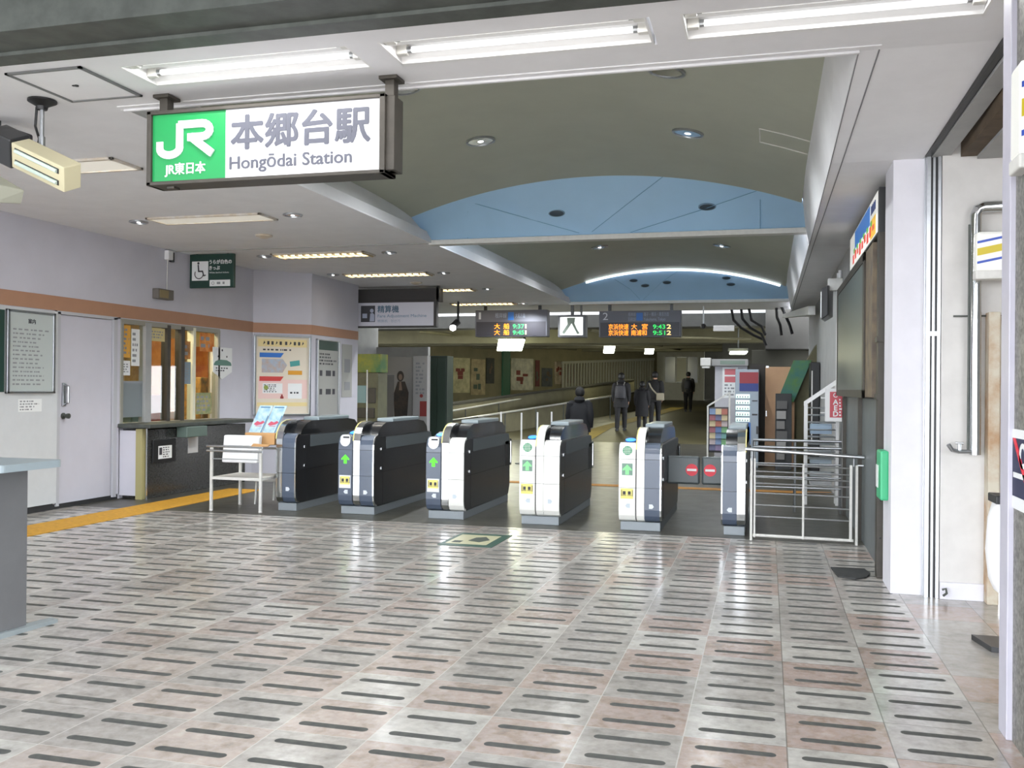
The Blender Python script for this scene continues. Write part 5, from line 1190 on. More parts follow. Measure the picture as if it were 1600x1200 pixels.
b = MB(); b.box(p.x+.12, 17.50, .75, q.x-.12, 17.53, .95, .004); b.box(p.x+.42, 17.505, 1.05, q.x-.1, 17.53, 1.35, .004); OBJ('slot_panel', b, m_dark, t)
b = MB(); c0 = on_y(573.5, 600, 17.2); b.tube([(c0.x, 17.2, 0), (c0.x, 17.2, on_y(573, 578, 17.2).z)], .014); OBJ('white_pole', b, m_white, label='thin white pole in front of the fare adjustment machine', cat='pole')
t = thing('vending_machine', 'dark bottle machine between the fare machine and the poster board', 'machine', (on_y(588, 640, 18.5).x, 18.7, 0))
p, q = on_y(575, 585, 18.5), on_y(602, 585, 18.5)
b = MB(); b.box(p.x, 18.5, 0, q.x, 19.0, p.z, .01); OBJ('body', b, mat('dark_brown_machine', '38352f', .5), t)
b = MB()
for i in range(3):
    for k in range(4): b.box(p.x+.06+.07*k, 18.49, 1.0+.17*i, p.x+.11+.07*k, 18.5, 1.12+.17*i)
OBJ('display_row', b, mat('dim_goods', '8a8478', .5, c2='4f5a5c', scale=30), t)
t = thing('poster_board', 'standing board with a large poster of a dark haired figure, beyond the gates', 'poster', (on_y(624, 640, 20).x, 20.05, 0))
p, q = on_y(603, 558, 20), on_y(645, 558, 20); zb = on_y(603, 690, 20).z
b = MB(); b.box(p.x, 20, .06, q.x, 20.12, p.z, .006); OBJ('board', b, mat('poster_grey_white', '9d9b98', .5), t)
FP2 = Face((p.x, 20, 0)); wv = q.x-p.x
b = MB(); FP2.disc(b, wv*.55, 1.62, .085, .001, .004, 20, .12); FP2.poly(b, [(wv*.35, .55), (wv*.80, .55), (wv*.86, 1.25), (wv*.72, 1.5), (wv*.45, 1.5), (wv*.30, 1.2)], .001, .004); OBJ('figure_print', b, mat('print_dark', '33302f', .5, c2='4a4038', scale=7), t)
b = MB(); FP2.disc(b, wv*.55, 1.60, .045, .004, .006, 20, .07); FP2.poly(b, [(wv*.5, 1.3), (wv*.62, 1.3), (wv*.58, 1.5), (wv*.52, 1.5)], .004, .006); OBJ('pale_print', b, mat('print_pale', '8f7a6c', .5), t)
b = MB(); b.box(p.x, 19.98, 0, q.x, 20.2, .08); OBJ('foot', b, m_dark, t)
t = thing('poster_board', 'tall white panel with a red block, right of the figure poster', 'poster', (on_y(657, 640, 19.9).x, 20, 0))
p, q = on_y(645.5, 556, 19.9), on_y(668, 556, 19.9)
b = MB(); b.box(p.x, 19.9, .03, q.x, 20.1, p.z, .006); OBJ('panel', b, mat('dull_white_panel', 'a7a6a6', .5), t)
FP3 = Face((p.x, 19.9, 0)); wv = q.x-p.x
b = MB(); FP3.box(b, wv*.5, .72, wv*.97, 1.06, .001, .004); FP3.disc(b, wv*.6, 1.18, .04, .001, .004); OBJ('red_print', b, mat('panel_red', '8c3a38', .5), t)
b = MB(); FP3.scribble(b, wv*.2, 1.2, wv*.85, 1.95, 9, .001, seed=6); OBJ('print', b, m_inkl, t)
t = thing('storage_locker', 'dark green locker standing right of the tall white panel', 'locker', (on_y(683, 600, 21.4).x, 21.6, 0))
p, q = on_y(668, 556, 21.0), on_y(699, 556, 21.0)
b = MB(); b.box(p.x, 21.0, 0, q.x, 21.45, p.z, .01); OBJ('body', b, mat('deep_green_steel', '2b3b32', .5), t)
b = MB(); b.box(p.x+.03, 20.985, .1, (p.x+q.x)/2-.01, 21.0, p.z-.06, .003); b.box((p.x+q.x)/2+.01, 20.985, .1, q.x-.03, 21.0, p.z-.06, .003); OBJ('door', b, mat('deep_green_door', '31443a', .45), t)

# posters along the underpass wall
def wall_u(px): # where the line of sight meets the poster wall
    d = ray(px, 600); o = FW.o; n_ = FW.n
    k = ((o-Vector((0, 0, CAM_H))).dot(n_))/d.dot(n_); P = Vector((0, 0, CAM_H))+d*k
    return (P-o).dot(FW.u), P
PL = [(703, 733, 560, 615, 'c9c08f', 'cream poster, first on the underpass wall right of the dark green locker'), (735, 757, 562, 618, 'b8a67a', 'tan poster with red marks, second on the underpass wall'),
      (759, 771, 560, 600, '3f4038', 'dark framed poster left of the green upright on the underpass wall'), (797, 832, 560, 610, 'cfcaae', 'large pale poster right of the green upright on the underpass wall'),
      (836, 842, 563, 604, '6e3a34', 'narrow dark red poster on the underpass wall'), (846, 862, 575, 604, '565a58', 'grey poster at mid distance on the underpass wall'),
      (866, 880, 565, 600, 'b9a98c', 'beige poster before the vertical bars on the underpass wall'), (884, 896, 570, 598, '7a3c38', 'reddish poster behind the vertical bars on the underpass wall')]
for i, (a, c, ta, tb, cc, lab) in enumerate(PL):
    ua, Pa = wall_u(a); ub, Pb = wall_u(c); dep = Pa.dot(_f)
    za, zb = CAM_H+(605-ta)/FOC*dep, CAM_H+(605-tb)/FOC*dep
    t = thing('wall_poster', lab, 'poster', ((Pa.x+Pb.x)/2, (Pa.y+Pb.y)/2, zb))
    b = MB(); FW.box(b, ua, zb, ub, za, .01, .05); OBJ('sheet', b, mat('underpass_poster_%d' % i, cc, .6, noise=.4, scale=3), t)
    b = MB()
    rd = random.Random(i)
    for k in range(4):
        u_ = ua+(ub-ua)*rd.uniform(.12, .6); v_ = zb+(za-zb)*rd.uniform(.15, .75); FW.box(b, u_, v_, u_+(ub-ua)*rd.uniform(.1, .3), v_+(za-zb)*rd.uniform(.06, .2), .05, .06)
    OBJ('print', b, mat('underpass_print_%d' % (i % 3), ('7a3c30', '4c5a48', '5a4a3a')[i % 3], .6), t)
ua, Pa = wall_u(783); ub, Pb = wall_u(794)
b = MB(); FW.box(b, ua, .6, ub, 3.1, .02, .14); OBJ('green_upright', b, mat('green_upright_paint', '2f5a40', .5), label='dark green upright on the underpass wall below the brightest lamp', cat='post')
t = thing('bar_screen', 'long screen of pale vertical bars along the far underpass wall', 'screen', (on_y(950, 600, 45).x, 45, 0))
ua, _ = wall_u(872); ub, _ = wall_u(1012); nb = 34
for k in range(nb):
    u_ = ua+(ub-ua)*k/(nb-1); zt_ = 2.55+.35*k/nb
    b = MB(); FW.box(b, u_-.05, .9, u_+.05, zt_, .3, .36); OBJ('bar', b, mat('pale_bar', 'a5a28e', .5), t)
b = MB(); FW.poly(b, [(ua-.1, 2.5), (ub+.1, 2.85), (ub+.1, 2.97), (ua-.1, 2.62)], .28, .38); OBJ('top_rail', b, mat('pale_bar', 'a5a28e', .5), t)
# ramp handrails
for lab, pa, ya_, pb_, yb_ in (('lower long steel handrail climbing along the ramp wall behind the ticket gates', (655, 665), 21.9, (962, 618), 34), ('upper long steel handrail climbing along the ramp wall behind the ticket gates', (648, 652), 22.6, (935, 602), 38)):
    A5, B5 = on_y(*pa, ya_), on_y(*pb_, yb_); t = thing('handrail', lab, 'handrail', (A5.x, A5.y, 0))
    b = MB(); b.tube([A5, B5], .03, 10); OBJ('rail', b, mat('satin_rail', 'd2d2cc', .4, .5), t)
    for k in range(7):
        p_ = A5.lerp(B5, .04+.92*k/6); b = MB(); b.tube([p_, (p_.x, p_.y, ramp_z(p_.y))], .018, 8); OBJ('post', b, m_dsteel, t)
b0 = thing('stanchion', 'thin white stanchion in the row before the ramp, behind the ticket gates', 'stanchion', (on_y(783, 640, 17).x, 17, 0), 'thin white stanchions before the ramp')
b = MB(); b.tube([(WL[b0.name].x, 17, 0), (WL[b0.name].x, 17, .93)], .016, 8); OBJ('pole', b, m_white, b0)
b = MB(); b.lathe([(.11, 0), (.11, .015), (.03, .03), (0, .03)], c=(WL[b0.name].x, 17, 0)); OBJ('foot', b, m_dsteel, b0)
for px, yy in ((815, 16.6), (840, 17.2), (862, 17.6)):
    dup(b0, (on_y(px, 640, yy).x, yy, 0))

# lamps of the underpass
m_lampw = mat('hot_lamp_glow', 'ffffff', .4, emit=5, emit_c='f6ffe6')
def ulamp(px, py, y, w_, h_, label, en, tilt=.2):
    c = on_y(px, py, y); t = thing('underpass_lamp', label, 'light', c, 'bright strip lamps of the underpass')
    b = MB(); b.box(c.x-w_*.55, y-.05, c.z+h_*.5, c.x+w_*.55, y+.25, c.z+h_*.5+.08, .01); OBJ('housing', b, m_dsteel, t)
    b = MB(); b.hexa([(c.x-w_*.5, y, c.z-h_*.5), (c.x+w_*.42, y, c.z-h_*.5), (c.x+w_*.42, y+.2, c.z-h_*.5), (c.x-w_*.5, y+.2, c.z-h_*.5), (c.x-w_*.42, y-.03, c.z+h_*.5), (c.x+w_*.55, y-.03, c.z+h_*.5), (c.x+w_*.55, y+.2, c.z+h_*.5), (c.x-w_*.42, y+.2, c.z+h_*.5)], .02); OBJ('diffuser', b, m_lampw, t)
    b = MB(); b.tube([(c.x, y+.12, c.z+h_*.5), (c.x, y+.12, 3.44)], .02, 6); OBJ('stem', b, m_dsteel, t)
    l = bpy.data.lights.new('lamp_light', 'POINT'); l.energy = en; l.color = (1, .95, .62); l.shadow_soft_size = .25
    link('light', l, (c.x, y-.35, c.z-h_*.5-.1), t)
ulamp(796, 539, 26.6, .78, .34, 'biggest bright lamp, right below the platform 1 departure board', 30)
ulamp(951, 546, 36, .42, .28, 'middle bright lamp below the left end of the platform 2 board', 32)
ulamp(1014, 548, 42, .40, .30, 'small bright lamp below the right half of the platform 2 board', 32)
ulamp(1153, 551, 25.3, .46, .08, 'flat yellowish lamp above the white ticket kiosk', 7)
for x, y in ((-7.5, 30), (-4.2, 48)):
    pass

# end wall window
Fe = Face((Eb.x, 50, 0)); we = Ec.x-Eb.x
t = thing('ticket_window', 'dark shop window with a pale notice in the far end wall', 'window', ((Eb.x+Ec.x)/2, 49.98, 1.8))
b = MB(); Fe.box(b, we*.18, 1.7, we*.88, 3.05, .005, .03); OBJ('pane', b, mat('dark_pane', '42453c', .2), t)
b = MB(); Fe.box(b, we*.42, 1.75, we*.63, 3.0, .03, .05); OBJ('notice', b, mat('dim_yellow_notice', 'b9b590', .5), t)
b = MB()
for f in (.16, .41, .64, .88): Fe.box(b, we*f-.04, 1.65, we*f+.04, 3.1, .03, .07)
OBJ('mullion', b, mat('pale_end_frame', 'aaa893', .6), t)

# ================================================================== BEYOND THE GATES, right side
m_kiosk = mat('kiosk_lilac_white', 'b9b8bd', .5, noise=.08)
t = thing('ticket_kiosk', 'tall off-white machine housing with a red and white notice, behind the pamphlet stand', 'kiosk', (on_y(1145, 600, 18).x, 18.5, 0))
p, q = on_y(1117, 572, 18), on_y(1168, 560, 18)
b = MB(); b.box(p.x, 18, 0, q.x, 19.2, p.z, .01); OBJ('body', b, m_kiosk, t)
b = MB(); b.box(p.x-.06, 17.9, p.z, q.x+.02, 19.2, p.z+.13, .015); OBJ('canopy', b, mat('kiosk_canopy', '9d9c9a', .5), t)
Fk = Face((p.x, 18, 0))
b = MB(); Fk.box(b, .14, 1.23, .42, 1.80, .002, .008); OBJ('notice', b, m_paper, t)
b = MB()
for v in (1.66, 1.52): Fk.box(b, .18, v, .38, v+.11, .008, .010)
OBJ('red_print', b, mat('kiosk_red', 'c4666c', .5), t)
b = MB(); Fk.scribble(b, .18, 1.26, .38, 1.5, 4, .008, seed=14); OBJ('print', b, m_inkl, t)
b = MB(); Fk.box(b, .10, p.z+.03, .55, p.z+.10, .1, .106); OBJ('header_panel', b, mat('kiosk_green_header', '7c8c80', .5), t)
bx = on_y(1113, 570, 17.8)
b = MB(); b.box(bx.x-.22, 17.8, bx.z-.02, bx.x-.03, 18.1, bx.z+.13, .01); b.box(bx.x-.19, 17.82, bx.z-.06, bx.x-.05, 18.05, bx.z-.02); OBJ('projector_box', b, m_offw, label='small white lit box at the top left corner of the ticket kiosk', cat='light box')
t = thing('vending_machine', 'blue white ticket machine with a red and blue header and lit rows', 'machine', (on_y(1168, 640, 17.3).x, 17.6, 0))
p, q = on_y(1149, 577, 17.3), on_y(1186, 577, 17.3)
b = MB(); b.box(p.x, 17.3, 0, q.x, 17.95, p.z, .012); OBJ('body', b, mat('machine_blue_grey', '98a4b0', .4), t)
Fv = Face((p.x, 17.3, 0)); wv = q.x-p.x
b = MB(); Fv.box(b, wv*.18, 1.50, wv*.98, 1.70, .001, .01); OBJ('red_header', b, mat('header_maroon', '8a2f38', .5, emit=.05), t)
b = MB(); Fv.box(b, wv*.18, 1.36, wv*.98, 1.50, .001, .01); OBJ('blue_header', b, mat('header_navy', '2b3a78', .5, emit=.05), t)
for k in range(5):
    b = MB(); Fv.box(b, wv*.03, 1.235-.105*k, wv*.62, 1.305-.105*k, .001, .012, .003); q_ = OBJ('lit_row', b, mat('lit_row_white', 'dff4ee', .4, emit=.3), t)
    b = MB()
    for j in range(5): Fv.box(b, wv*(.08+.11*j), 1.245-.105*k, wv*(.12+.11*j), 1.275-.105*k, .012, .014)
    OBJ('button', b, mat('row_dark', '5a7478', .5), q_)
b = MB(); Fv.box(b, wv*.2, .42, wv*.66, .80, .001, .01); OBJ('blue_panel', b, m_blue, t)
b = MB(); Fv.box(b, wv*.25, .70, wv*.5, .77, .01, .013); OBJ('yellow_label', b, m_yellow, t)
b = MB(); Fv.box(b, wv*.02, .36, wv*.18, .80, .001, .008); OBJ('light_strip', b, mat('lit_row_white', 'dff4ee', .4, emit=.3), t)
b = MB(); Fv.box(b, wv*.72, 1.18, wv*.95, 1.20, .001, .01); Fv.box(b, wv*.72, .93, wv*.95, .96, .001, .01); Fv.box(b, wv*.9, .60, wv*1.0, .74, .001, .02); OBJ('slot', b, m_dark, t)
t = thing('pamphlet_stand', 'white framed slanted stand that holds the colourful brochures', 'stand', (on_y(1123, 720, 16.8).x, 17, 0))
p, q = on_y(1106, 634, 16.8), on_y(1140, 613, 16.8)
for x, zt_ in ((p.x, p.z), (q.x, q.z)):
    b = MB(); b.box(x-.015, 16.8, 0, x+.015, 16.84, zt_, .003); OBJ('post', b, m_offw, t)
b = MB(); b.hexa([(p.x, 16.8, p.z-.02), (q.x, 16.8, q.z-.02), (q.x, 16.84, q.z-.02), (p.x, 16.84, p.z-.02), (p.x, 16.8, p.z+.01), (q.x, 16.8, q.z+.01), (q.x, 16.84, q.z+.01), (p.x, 16.84, p.z+.01)]); OBJ('top_rail', b, m_offw, t)
b = MB(); b.box(p.x+.015, 16.84, .28, q.x-.015, 16.87, p.z-.02); OBJ('back_panel', b, mat('stand_back', '4c4a4c', .6), t)
bc = ['6a7fa0', '8a4f58', '5f8f8a', 'b8a884', '7a6a8a', '4f6a9a', '9a5a4a', '6a9a6a', 'a89a9a', '5a5a7a']
rd = random.Random(5)
for r_ in range(7):
    for c_ in range(3):
        x = p.x+.03+(q.x-p.x-.06)*c_/3; z = .32+.105*r_; k = rd.randrange(10)
        b = MB(); b.hexa([(x, 16.80, z), (x+.10, 16.80, z), (x+.10, 16.815, z), (x, 16.815, z), (x, 16.825, z+.10), (x+.10, 16.825, z+.10), (x+.10, 16.838, z+.10), (x, 16.838, z+.10)])
        OBJ('brochure', b, mat('brochure_%d' % k, bc[k], .5), label='colourful brochure in the slanted pamphlet stand behind the closed flaps', cat='brochure', group='brochures in the pamphlet stand')
t = thing('tan_partition', 'tan wooden partition board standing right of the lit ticket machine', 'partition', (on_y(1218, 690, 18).x, 18, 0))
p, q = on_y(1196, 573, 18), on_y(1242, 573, 18)
b = MB(); b.box(p.x, 18, 0, q.x, 18.06, p.z, .004); OBJ('board', b, mat('tan_wood_board', 'c49c78', .6, noise=.08, scale=3), t)
b = MB(); b.box(p.x-.28, 18.02, 0, p.x-.002, 18.3, p.z+.05, .004); OBJ('side_post', b, mat('brown_black_post', '322c27', .6), t)
b = MB(); b.box(p.x+.01, 17.985, p.z-.02, p.x+.06, 18.0, p.z+.015); b.box(p.x+.012, 17.99, .9, p.x+.03, 18, 1.0); OBJ('hinge', b, m_steel, t)
t = thing('stair_side_banner', 'green diagonal advert board along the underside of the stairs', 'banner', (.6, 17.9, 1.2))
A1, A2, A3, A4 = on_y(1214, 628, 17.95), on_y(1240, 628, 17.95), on_y(1268, 563, 17.95), on_y(1240, 563, 17.95)
b = MB(); b.hexa([(A1.x, 17.92, A1.z), (A2.x, 17.92, A2.z), (A2.x, 17.999, A2.z), (A1.x, 17.999, A1.z), (A4.x, 17.92, A4.z), (A3.x, 17.92, A3.z), (A3.x, 17.999, A3.z), (A4.x, 17.999, A4.z)]); OBJ('board', b, mat('green_advert', '4c7a36', .5, c2='2f6a60', scale=3), t)
b = MB(); b.tube([(A2.x, 17.95, A2.z), (A3.x, 17.95, A3.z)], .012, 6); OBJ('edge', b, m_dsteel, t)
b = MB(); s1, s2, s3, s4 = on_y(1240, 628, 18.0), on_y(1268, 563, 18.0), on_y(1268, 700, 18.0), on_y(1228, 700, 18.0)
b.hexa([(s4.x-.25, 18.07, 0), (XR, 18.07, 0), (XR, 19.0, 0), (s4.x-.25, 19.0, 0), (s1.x-.2, 18.07, s1.z), (XR, 18.07, s2.z+.3), (XR, 19.0, s2.z+.3), (s1.x-.2, 19.0, s1.z)]); struct('wall_stair', b, m_olive)
t = thing('magazine_rack', 'dark leaning rack of pamphlets in front of the tan board', 'rack', (on_y(1225, 690, 17).x, 17.2, 0))
p, q = on_y(1212, 615, 17), on_y(1238, 615, 17)
b = MB(); b.hexa([(p.x, 17, 0), (q.x, 17, 0), (q.x, 17.4, 0), (p.x, 17.4, 0), (p.x, 17.3, p.z), (q.x, 17.3, p.z), (q.x, 17.4, p.z), (p.x, 17.4, p.z)], .006); OBJ('frame', b, m_black, t)
for k in range(6):
    z = .18+.175*k; y = 16.96+.3*z/p.z
    b = MB(); b.hexa([(p.x+.02, y-.02, z), (q.x-.12+.02*(k % 3), y-.02, z), (q.x-.12+.02*(k % 3), y, z), (p.x+.02, y, z), (p.x+.02, y+.015, z+.14), (q.x-.12+.02*(k % 3), y+.015, z+.14), (q.x-.12+.02*(k % 3), y+.03, z+.14), (p.x+.02, y+.03, z+.14)])
    OBJ('magazine', b, mat('magazine_grey_%d' % (k % 3), ('6c6a68', '8a8886', '4f4d4c')[k % 3], .5), label='%s grey magazine in the dark leaning rack' % ('lowest', 'second lowest', 'third lowest', 'third highest', 'second highest', 'topmost')[k], cat='magazine', group='magazines in the dark rack')
t = thing('black_machine', 'black cabinet machine tucked against the right wall beside the stairs', 'machine', (on_y(1277, 640, 16.8).x, 16.9, 0))
p, q = on_y(1267, 566, 16.8), on_y(1292, 566, 16.8)
b = MB(); b.box(p.x, 16.8, 0, min(q.x, XR-.01), 17.5, p.z, .01); OBJ('body', b, m_black, t)
b = MB(); b.box(p.x+.01, 16.79, .5, p.x+.03, 16.8, 1.72); b.box(p.x+.22, 16.79, 1.2, p.x+.24, 16.8, 1.3); OBJ('light_edge', b, m_offw, t)
# concrete mass with hanging cables above the stairs
p, q = on_y(1196, 500, 22.2), on_y(1272, 546, 22.2)
b = MB(); b.box(p.x, 22.2, q.z, 2.5, 24.0, p.z+.8, .02); struct('trim_31', b, m_concrete)
b = MB(); b.box(p.x-.3, 22.5, q.z-.38, 2.5, 24.0, q.z, .01); struct('trim_32', b, m_dolive)
for k, (pts, lab) in enumerate((([(1143, 484), (1146, 500), (1158, 512), (1178, 524), (1192, 530)], 'black cable sagging to the right, lowest of the bundle under the beam'),
        ([(1158, 484), (1160, 498), (1172, 512), (1190, 522), (1197, 540)], 'black cable of the bundle, second from the left under the beam'),
        ([(1170, 484), (1174, 500), (1190, 510), (1196, 524)], 'black cable of the bundle, third from the left under the beam'),
        ([(1213, 484), (1214, 496), (1219, 508), (1221, 524)], 'left of two black cables hanging over the grey concrete block'),
        ([(1221, 484), (1228, 494), (1234, 508), (1238, 522)], 'right of two black cables hanging over the grey concrete block'))):
    b = MB(); yk = 21.5-.12*k; cp = [on_y(x, y, yk) for x, y in pts]; b.tube([Vector((cp[0].x, yk, ZC+.01))]+cp[1:], .03, 8); OBJ('black_cable', b, m_black, label=lab, cat='cable', smooth=True)
p, q = on_y(1238, 496, 21.4), on_y(1272, 506, 21.4)
b = MB(); p2 = on_y(1228, 486, 19.0); p3 = on_y(1272, 503, 15.5)
b.hexa([(.30, 20.6, 2.90), (.42, 20.6, 2.90), (.80, 17.2, 2.70), (.68, 17.2, 2.70), (.30, 20.6, 2.98), (.42, 20.6, 2.98), (.80, 17.2, 2.86), (.68, 17.2, 2.86)], .005)
OBJ('white_duct', b, m_offw, label='slanted white duct under the ceiling at the far right end', cat='duct')
c0 = on_y(1114, 508, 23.9)
b = MB(); b.box(c0.x, 24.06, on_y(1114, 517, 23.9).z, on_y(1147, 508, 23.9).x, 24.155, c0.z, .01); OBJ('hanging_notice', b, mat('dim_grey_notice', '8d8c8a', .6), label='dim grey notice plate under the dark girder right of the platform 2 board', cat='sign')
t = thing('dome_camera', 'small camera on a thin steel stem under the ceiling right of the platform 2 board', 'camera', (on_y(1099, 500, 20.5).x, 20.5, 2.6))
c0 = on_y(1099, 508, 20.5)
b = MB(); b.tube([(c0.x, 20.5, ZC), (c0.x, 20.5, c0.z)], .016); OBJ('stem', b, m_steel, t)
b = MB(); b.lathe([(0, -.06), (.05, -.03), (.06, .03), (.03, .06), (0, .06)], c=(c0.x, 20.5, c0.z-.03)); OBJ('dome', b, m_dark, t, smooth=True)

# ================================================================== PEOPLE walking away
def ell(c, rx, ry, n=18, ph=0): return [Vector((c[0]+rx*math.cos(2*math.pi*k/n+ph), c[1]+ry*math.sin(2*math.pi*k/n+ph), c[2])) for k in range(n)]
def person(label, x, y, h, yaw, stride, c_coat, c_leg, c_hair, coat_len=.80, hood=False, wide=1.0, arm=0.0, lean=.02):
    """built facing +y, then turned by yaw; one continuous skinned body, clothing and hair as children"""
    gz = ramp_z(y); s = h/1.72
    Mx = Matrix.Translation((x, y, gz)) @ Matrix.Rotation(yaw, 4, 'Z') @ Matrix.Diagonal((s, s, s, 1))
    t = thing('person', label, 'person', (x, y, gz))
    V, E, RAD = [], [], []
    def add(p, r, par_=None):
        V.append(Vector(p)); RAD.append(r)
        if par_ is not None: E.append((par_, len(V)-1))
        return len(V)-1
    L = lean
    pel = add((0, 0, .93), .125); sp1 = add((0, L, 1.10), .12, pel); ch = add((0, L*2, 1.30), .135, sp1); nk = add((0, L*2.5, 1.43), .062, ch)
    n2 = add((0, L*3.2, 1.50), .056, nk); hb_ = add((0, L*3.5+.015, 1.56), .082, n2); ht = add((0, L*3.6+.005, 1.635), .088, hb_); hd = add((0, L*3.6-.005, 1.69), .05, ht)
    ns = add((0, L*3.5+.115, 1.585), .012, hb_); ja = add((0, L*3.5+.075, 1.535), .035, hb_)
    for sx in (-1, 1): add((sx*.088, L*3.5-.005, 1.59), .014, hb_)
    hands = []
    for sx in (-1, 1):
        sw = stride*sx*.5
        sh_ = add((sx*.165, L*2, 1.36), .055, ch); el = add((sx*.225, L*2-.03+arm*.05-sw*.35, 1.12), .046, sh_); wr = add((sx*.225, L*2+.05+arm*.12-sw*.6, .90), .030, el)
        pm = add((sx*.222, L*2+.07+arm*.12-sw*.65, .845), .030, wr)
        for k in range(4):
            f0_ = add((sx*.222, L*2+.045+.018*k+arm*.12-sw*.65, .80), .010, pm); add((sx*.214, L*2+.050+.018*k+arm*.12-sw*.65, .765-.006*(1.5-abs(k-1.5))), .008, f0_)
        th = add((sx*.215, L*2+.11+arm*.12-sw*.65, .83), .010, pm); add((sx*.208, L*2+.118+arm*.12-sw*.65, .80), .008, th)
        hp_ = add((sx*.095, 0, .86), .092, pel); kn = add((sx*.10, sw*.55+.02, .48), .060, hp_); an = add((sx*.10, sw*.95-.02, .09), .040, kn); add((sx*.105, sw*.95+.12, .035), .034, an)
        hands.append((sh_, el, wr, hp_, kn, an))
    me = bpy.data.meshes.new('body'); me.from_pydata([tuple(v) for v in V], E, [])
    o = bpy.data.objects.new('body', me); COL.objects.link(o)
    md = o.modifiers.new('skin', 'SKIN'); md.use_smooth_shade = True
    for i, sv in enumerate(me.skin_vertices[0].data): sv.radius = (RAD[i], RAD[i]); sv.use_root = (i == 0)
    o.modifiers.new('sub', 'SUBSURF').levels = 1
    dg = bpy.context.evaluated_depsgraph_get(); dg.update()
    m2 = bpy.data.meshes.new_from_object(o.evaluated_get(dg)); bpy.data.objects.remove(o)
    m2.transform(Mx); b = MB().mesh(m2); OBJ('body', b, mat('skin_tone', 'b98f76', .6), t, smooth=True)
    def put(name, mb, mm, par_=t):
        bmesh.ops.transform(mb.bm, matrix=Mx, verts=mb.bm.verts); return OBJ(name, mb, mm, par_, smooth=True)
    mc = mat('coat_'+c_coat, c_coat, .8, noise=.2, scale=9); ml = mat('trouser_'+c_leg, c_leg, .8)
    b = MB(); w_ = wide
    b.loft([ell((0, .0, coat_len), .205*w_, .155*w_), ell((0, .005, .95), .195*w_, .15*w_), ell((0, L, 1.10), .185*w_, .145*w_), ell((0, L*2, 1.28), .205*w_, .15*w_), ell((0, L*2.2, 1.37), .19*w_, .125), ell((0, L*2.5, 1.43), .11, .095), ell((0, L*2.7, 1.48), .075, .075)])
    for sh_, el, wr, *_ in hands:
        a, e, w2 = V[sh_], V[el], V[wr]
        b.tube([a+Vector((0, 0, .015)), a.lerp(e, .5)+Vector((0, -.005, 0)), e, e.lerp(w2, .6), w2+(w2-e).normalized()*.02], [.092*w_, .084*w_, .072*w_, .060*w_, .053*w_], 12)
        b.lathe([(0, .088), (.05, .075), (.085, .035), (.096, -.01), (.07, -.065), (0, -.09)], c=tuple(a+Vector((0, 0, .0))))
    if hood: b.lathe([(0, -.09), (.09, -.05), (.12, 0), (.09, .06), (0, .08)], c=(0, L*2.4-.07, 1.46))
    put('coat', b, mc)
    b = MB()
    for sh_, el, wr, hp_, kn, an in hands:
        a, k_, n_ = V[hp_], V[kn], V[an]
        b.tube([a+Vector((0, 0, .06)), a, a.lerp(k_, .5), k_, k_.lerp(n_, .5), n_+Vector((0, 0, -.01))], [.105, .112, .098, .078, .072, .062], 12)
    b.lathe([(0, .02), (.16, .0), (.17, -.08), (.12, -.16), (0, -.18)], c=(0, 0, .95)); put('trousers', b, ml)
    for *_, an in hands:
        a = V[an]; b = MB()
        b.loft([[Vector((a.x+p*.045, a.y+yy, z)) for p, z in ((-1, 0.0), (1, 0.0), (1.05, .03), (.7, zt_), (-.7, zt_), (-1.05, .03))] for yy, zt_ in ((-.08, .085), (-.03, .11), (.04, .09), (.11, .06), (.17, .045))]); put('shoe', b, m_black)
    hc = V[ht]
    b = MB(); b.lathe([(0, .098), (.035, .093), (.065, .076), (.088, .045), (.100, .005), (.101, -.04), (.088, -.085), (.055, -.115), (0, -.12)], c=(hc.x, hc.y-.022, hc.z+.005)); put('hair', b, mat('hair_'+c_hair, c_hair, .6))
    # eyes and mouth on the far side of the head
    b = MB()
    for sx in (-1, 1): b.lathe([(0, .012), (.012, 0), (0, -.012)], c=(sx*.032, hb_y(V, hb_)+.082, 1.602), seg=8)
    b.box(-.02, hb_y(V, hb_)+.083, 1.545, .02, hb_y(V, hb_)+.092, 1.552); put('face_features', b, m_ink)
    return t, Mx, s
def hb_y(V, i): return V[i].y
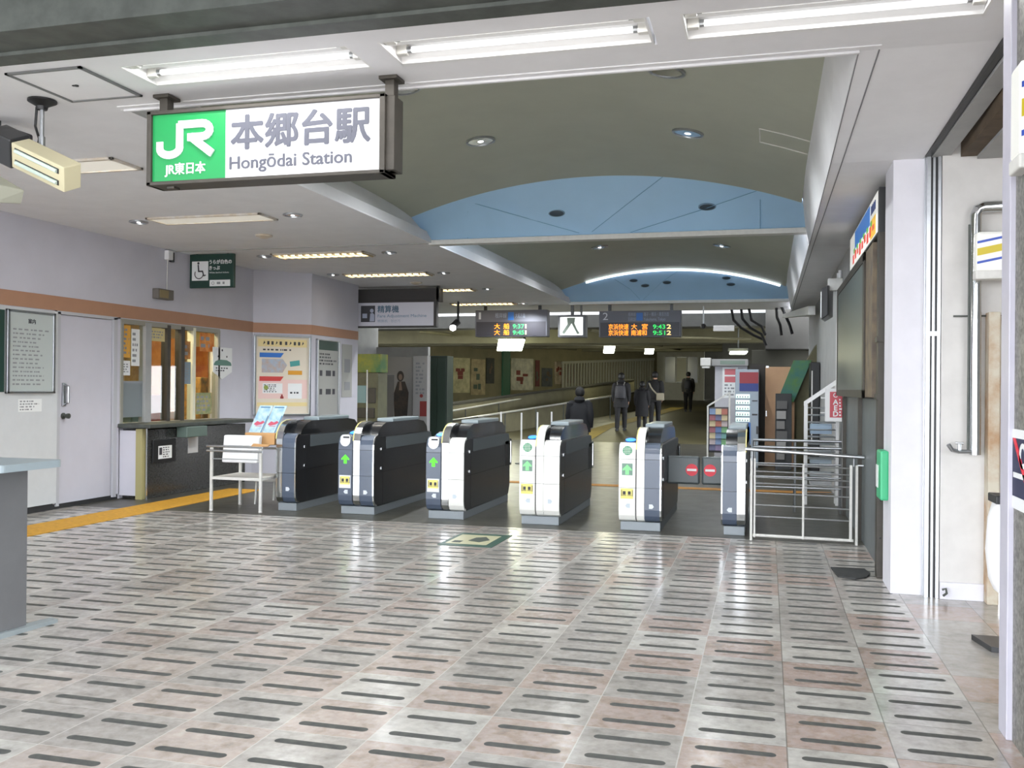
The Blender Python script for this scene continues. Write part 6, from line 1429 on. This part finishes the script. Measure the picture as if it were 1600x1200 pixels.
def backpack(label, Mx, c, dz=0, cm='2c2c30', sz=1.0):
    b = MB(); r0 = []
    for z, rx, ry in ((.98, .10, .05), (1.0, .14, .08), (1.12, .155, .10), (1.26, .15, .095), (1.36, .12, .07), (1.39, .07, .03)):
        r0.append(ell((0, c-.02, z+dz), rx*sz, ry*sz))
    b.loft(r0); bmesh.ops.transform(b.bm, matrix=Mx, verts=b.bm.verts)
    t = thing('backpack', label, 'backpack', Mx @ Vector((0, c, .98+dz)))
    OBJ('pack', b, mat('pack_'+cm, cm, .6), t, smooth=True)
    for sx in (-1, 1):
        b = MB(); b.tube([(sx*.09, c+.05, 1.36+dz), (sx*.11, c+.12, 1.45), (sx*.115, c+.23, 1.43), (sx*.12, c+.30, 1.32)], .014, 6); bmesh.ops.transform(b.bm, matrix=Mx, verts=b.bm.verts)
        OBJ('strap', b, mat('strap_grey', '6c6a66', .7), t)
a0 = on_y(970, 672, 28)
_, mx, _ = person('person in a dark hooded coat walking away alone, left of the pair', a0.x, 28, 1.72, R(4), .28, '131317', '101013', '0e0d0c', .70, True, 1.12)
backpack('dark rounded backpack on the person walking alone', mx, -.275, -.02, '222228', 1.1)
a1 = on_y(1003, 650, 28.5)
person('shorter person in a long black coat, left one of the walking pair', a1.x, 28.5, 1.46, R(3), .12, '0e0e12', '0c0c10', '0b0a0a', .48, True, 1.15)
a2 = on_y(1023, 650, 30)
_, mx, _ = person('taller person of the walking pair with a pale bag strap', a2.x, 30, 1.74, R(2), .3, '111113', '0e0e11', '110e0c', .78, False, 1.08)
b = MB(); b.tube([(-.17, -.08, 1.36), (-.12, -.16, 1.25), (-.05, -.175, 1.15), (.08, -.17, 1.02)], .035, 8, .4); b.box(.06, -.24, .82, .30, -.15, 1.06, .03); bmesh.ops.transform(b.bm, matrix=mx, verts=b.bm.verts)
OBJ('shoulder_bag', b, mat('pale_bag', '8f8876', .7), label='pale shoulder bag across the back of the taller person of the pair', cat='bag')
a3 = on_y(1075, 640, 39)
_, mx, _ = person('farthest person in a grey jacket near the end wall', a3.x, 39, 1.62, R(2), .12, '403e38', '121213', '161310', .85, False, 1.05)
backpack('dark backpack on the farthest person in a grey jacket', mx, -.26, 0, '18181c')
a4 = on_y(905, 700, 16)
person('person in a dark jacket just behind the ticket gates, nearest of the walkers', a4.x, 16, 1.40, R(6), .2, '0e1016', '0e0e12', '0c0b0b', .78, True, 1.18)
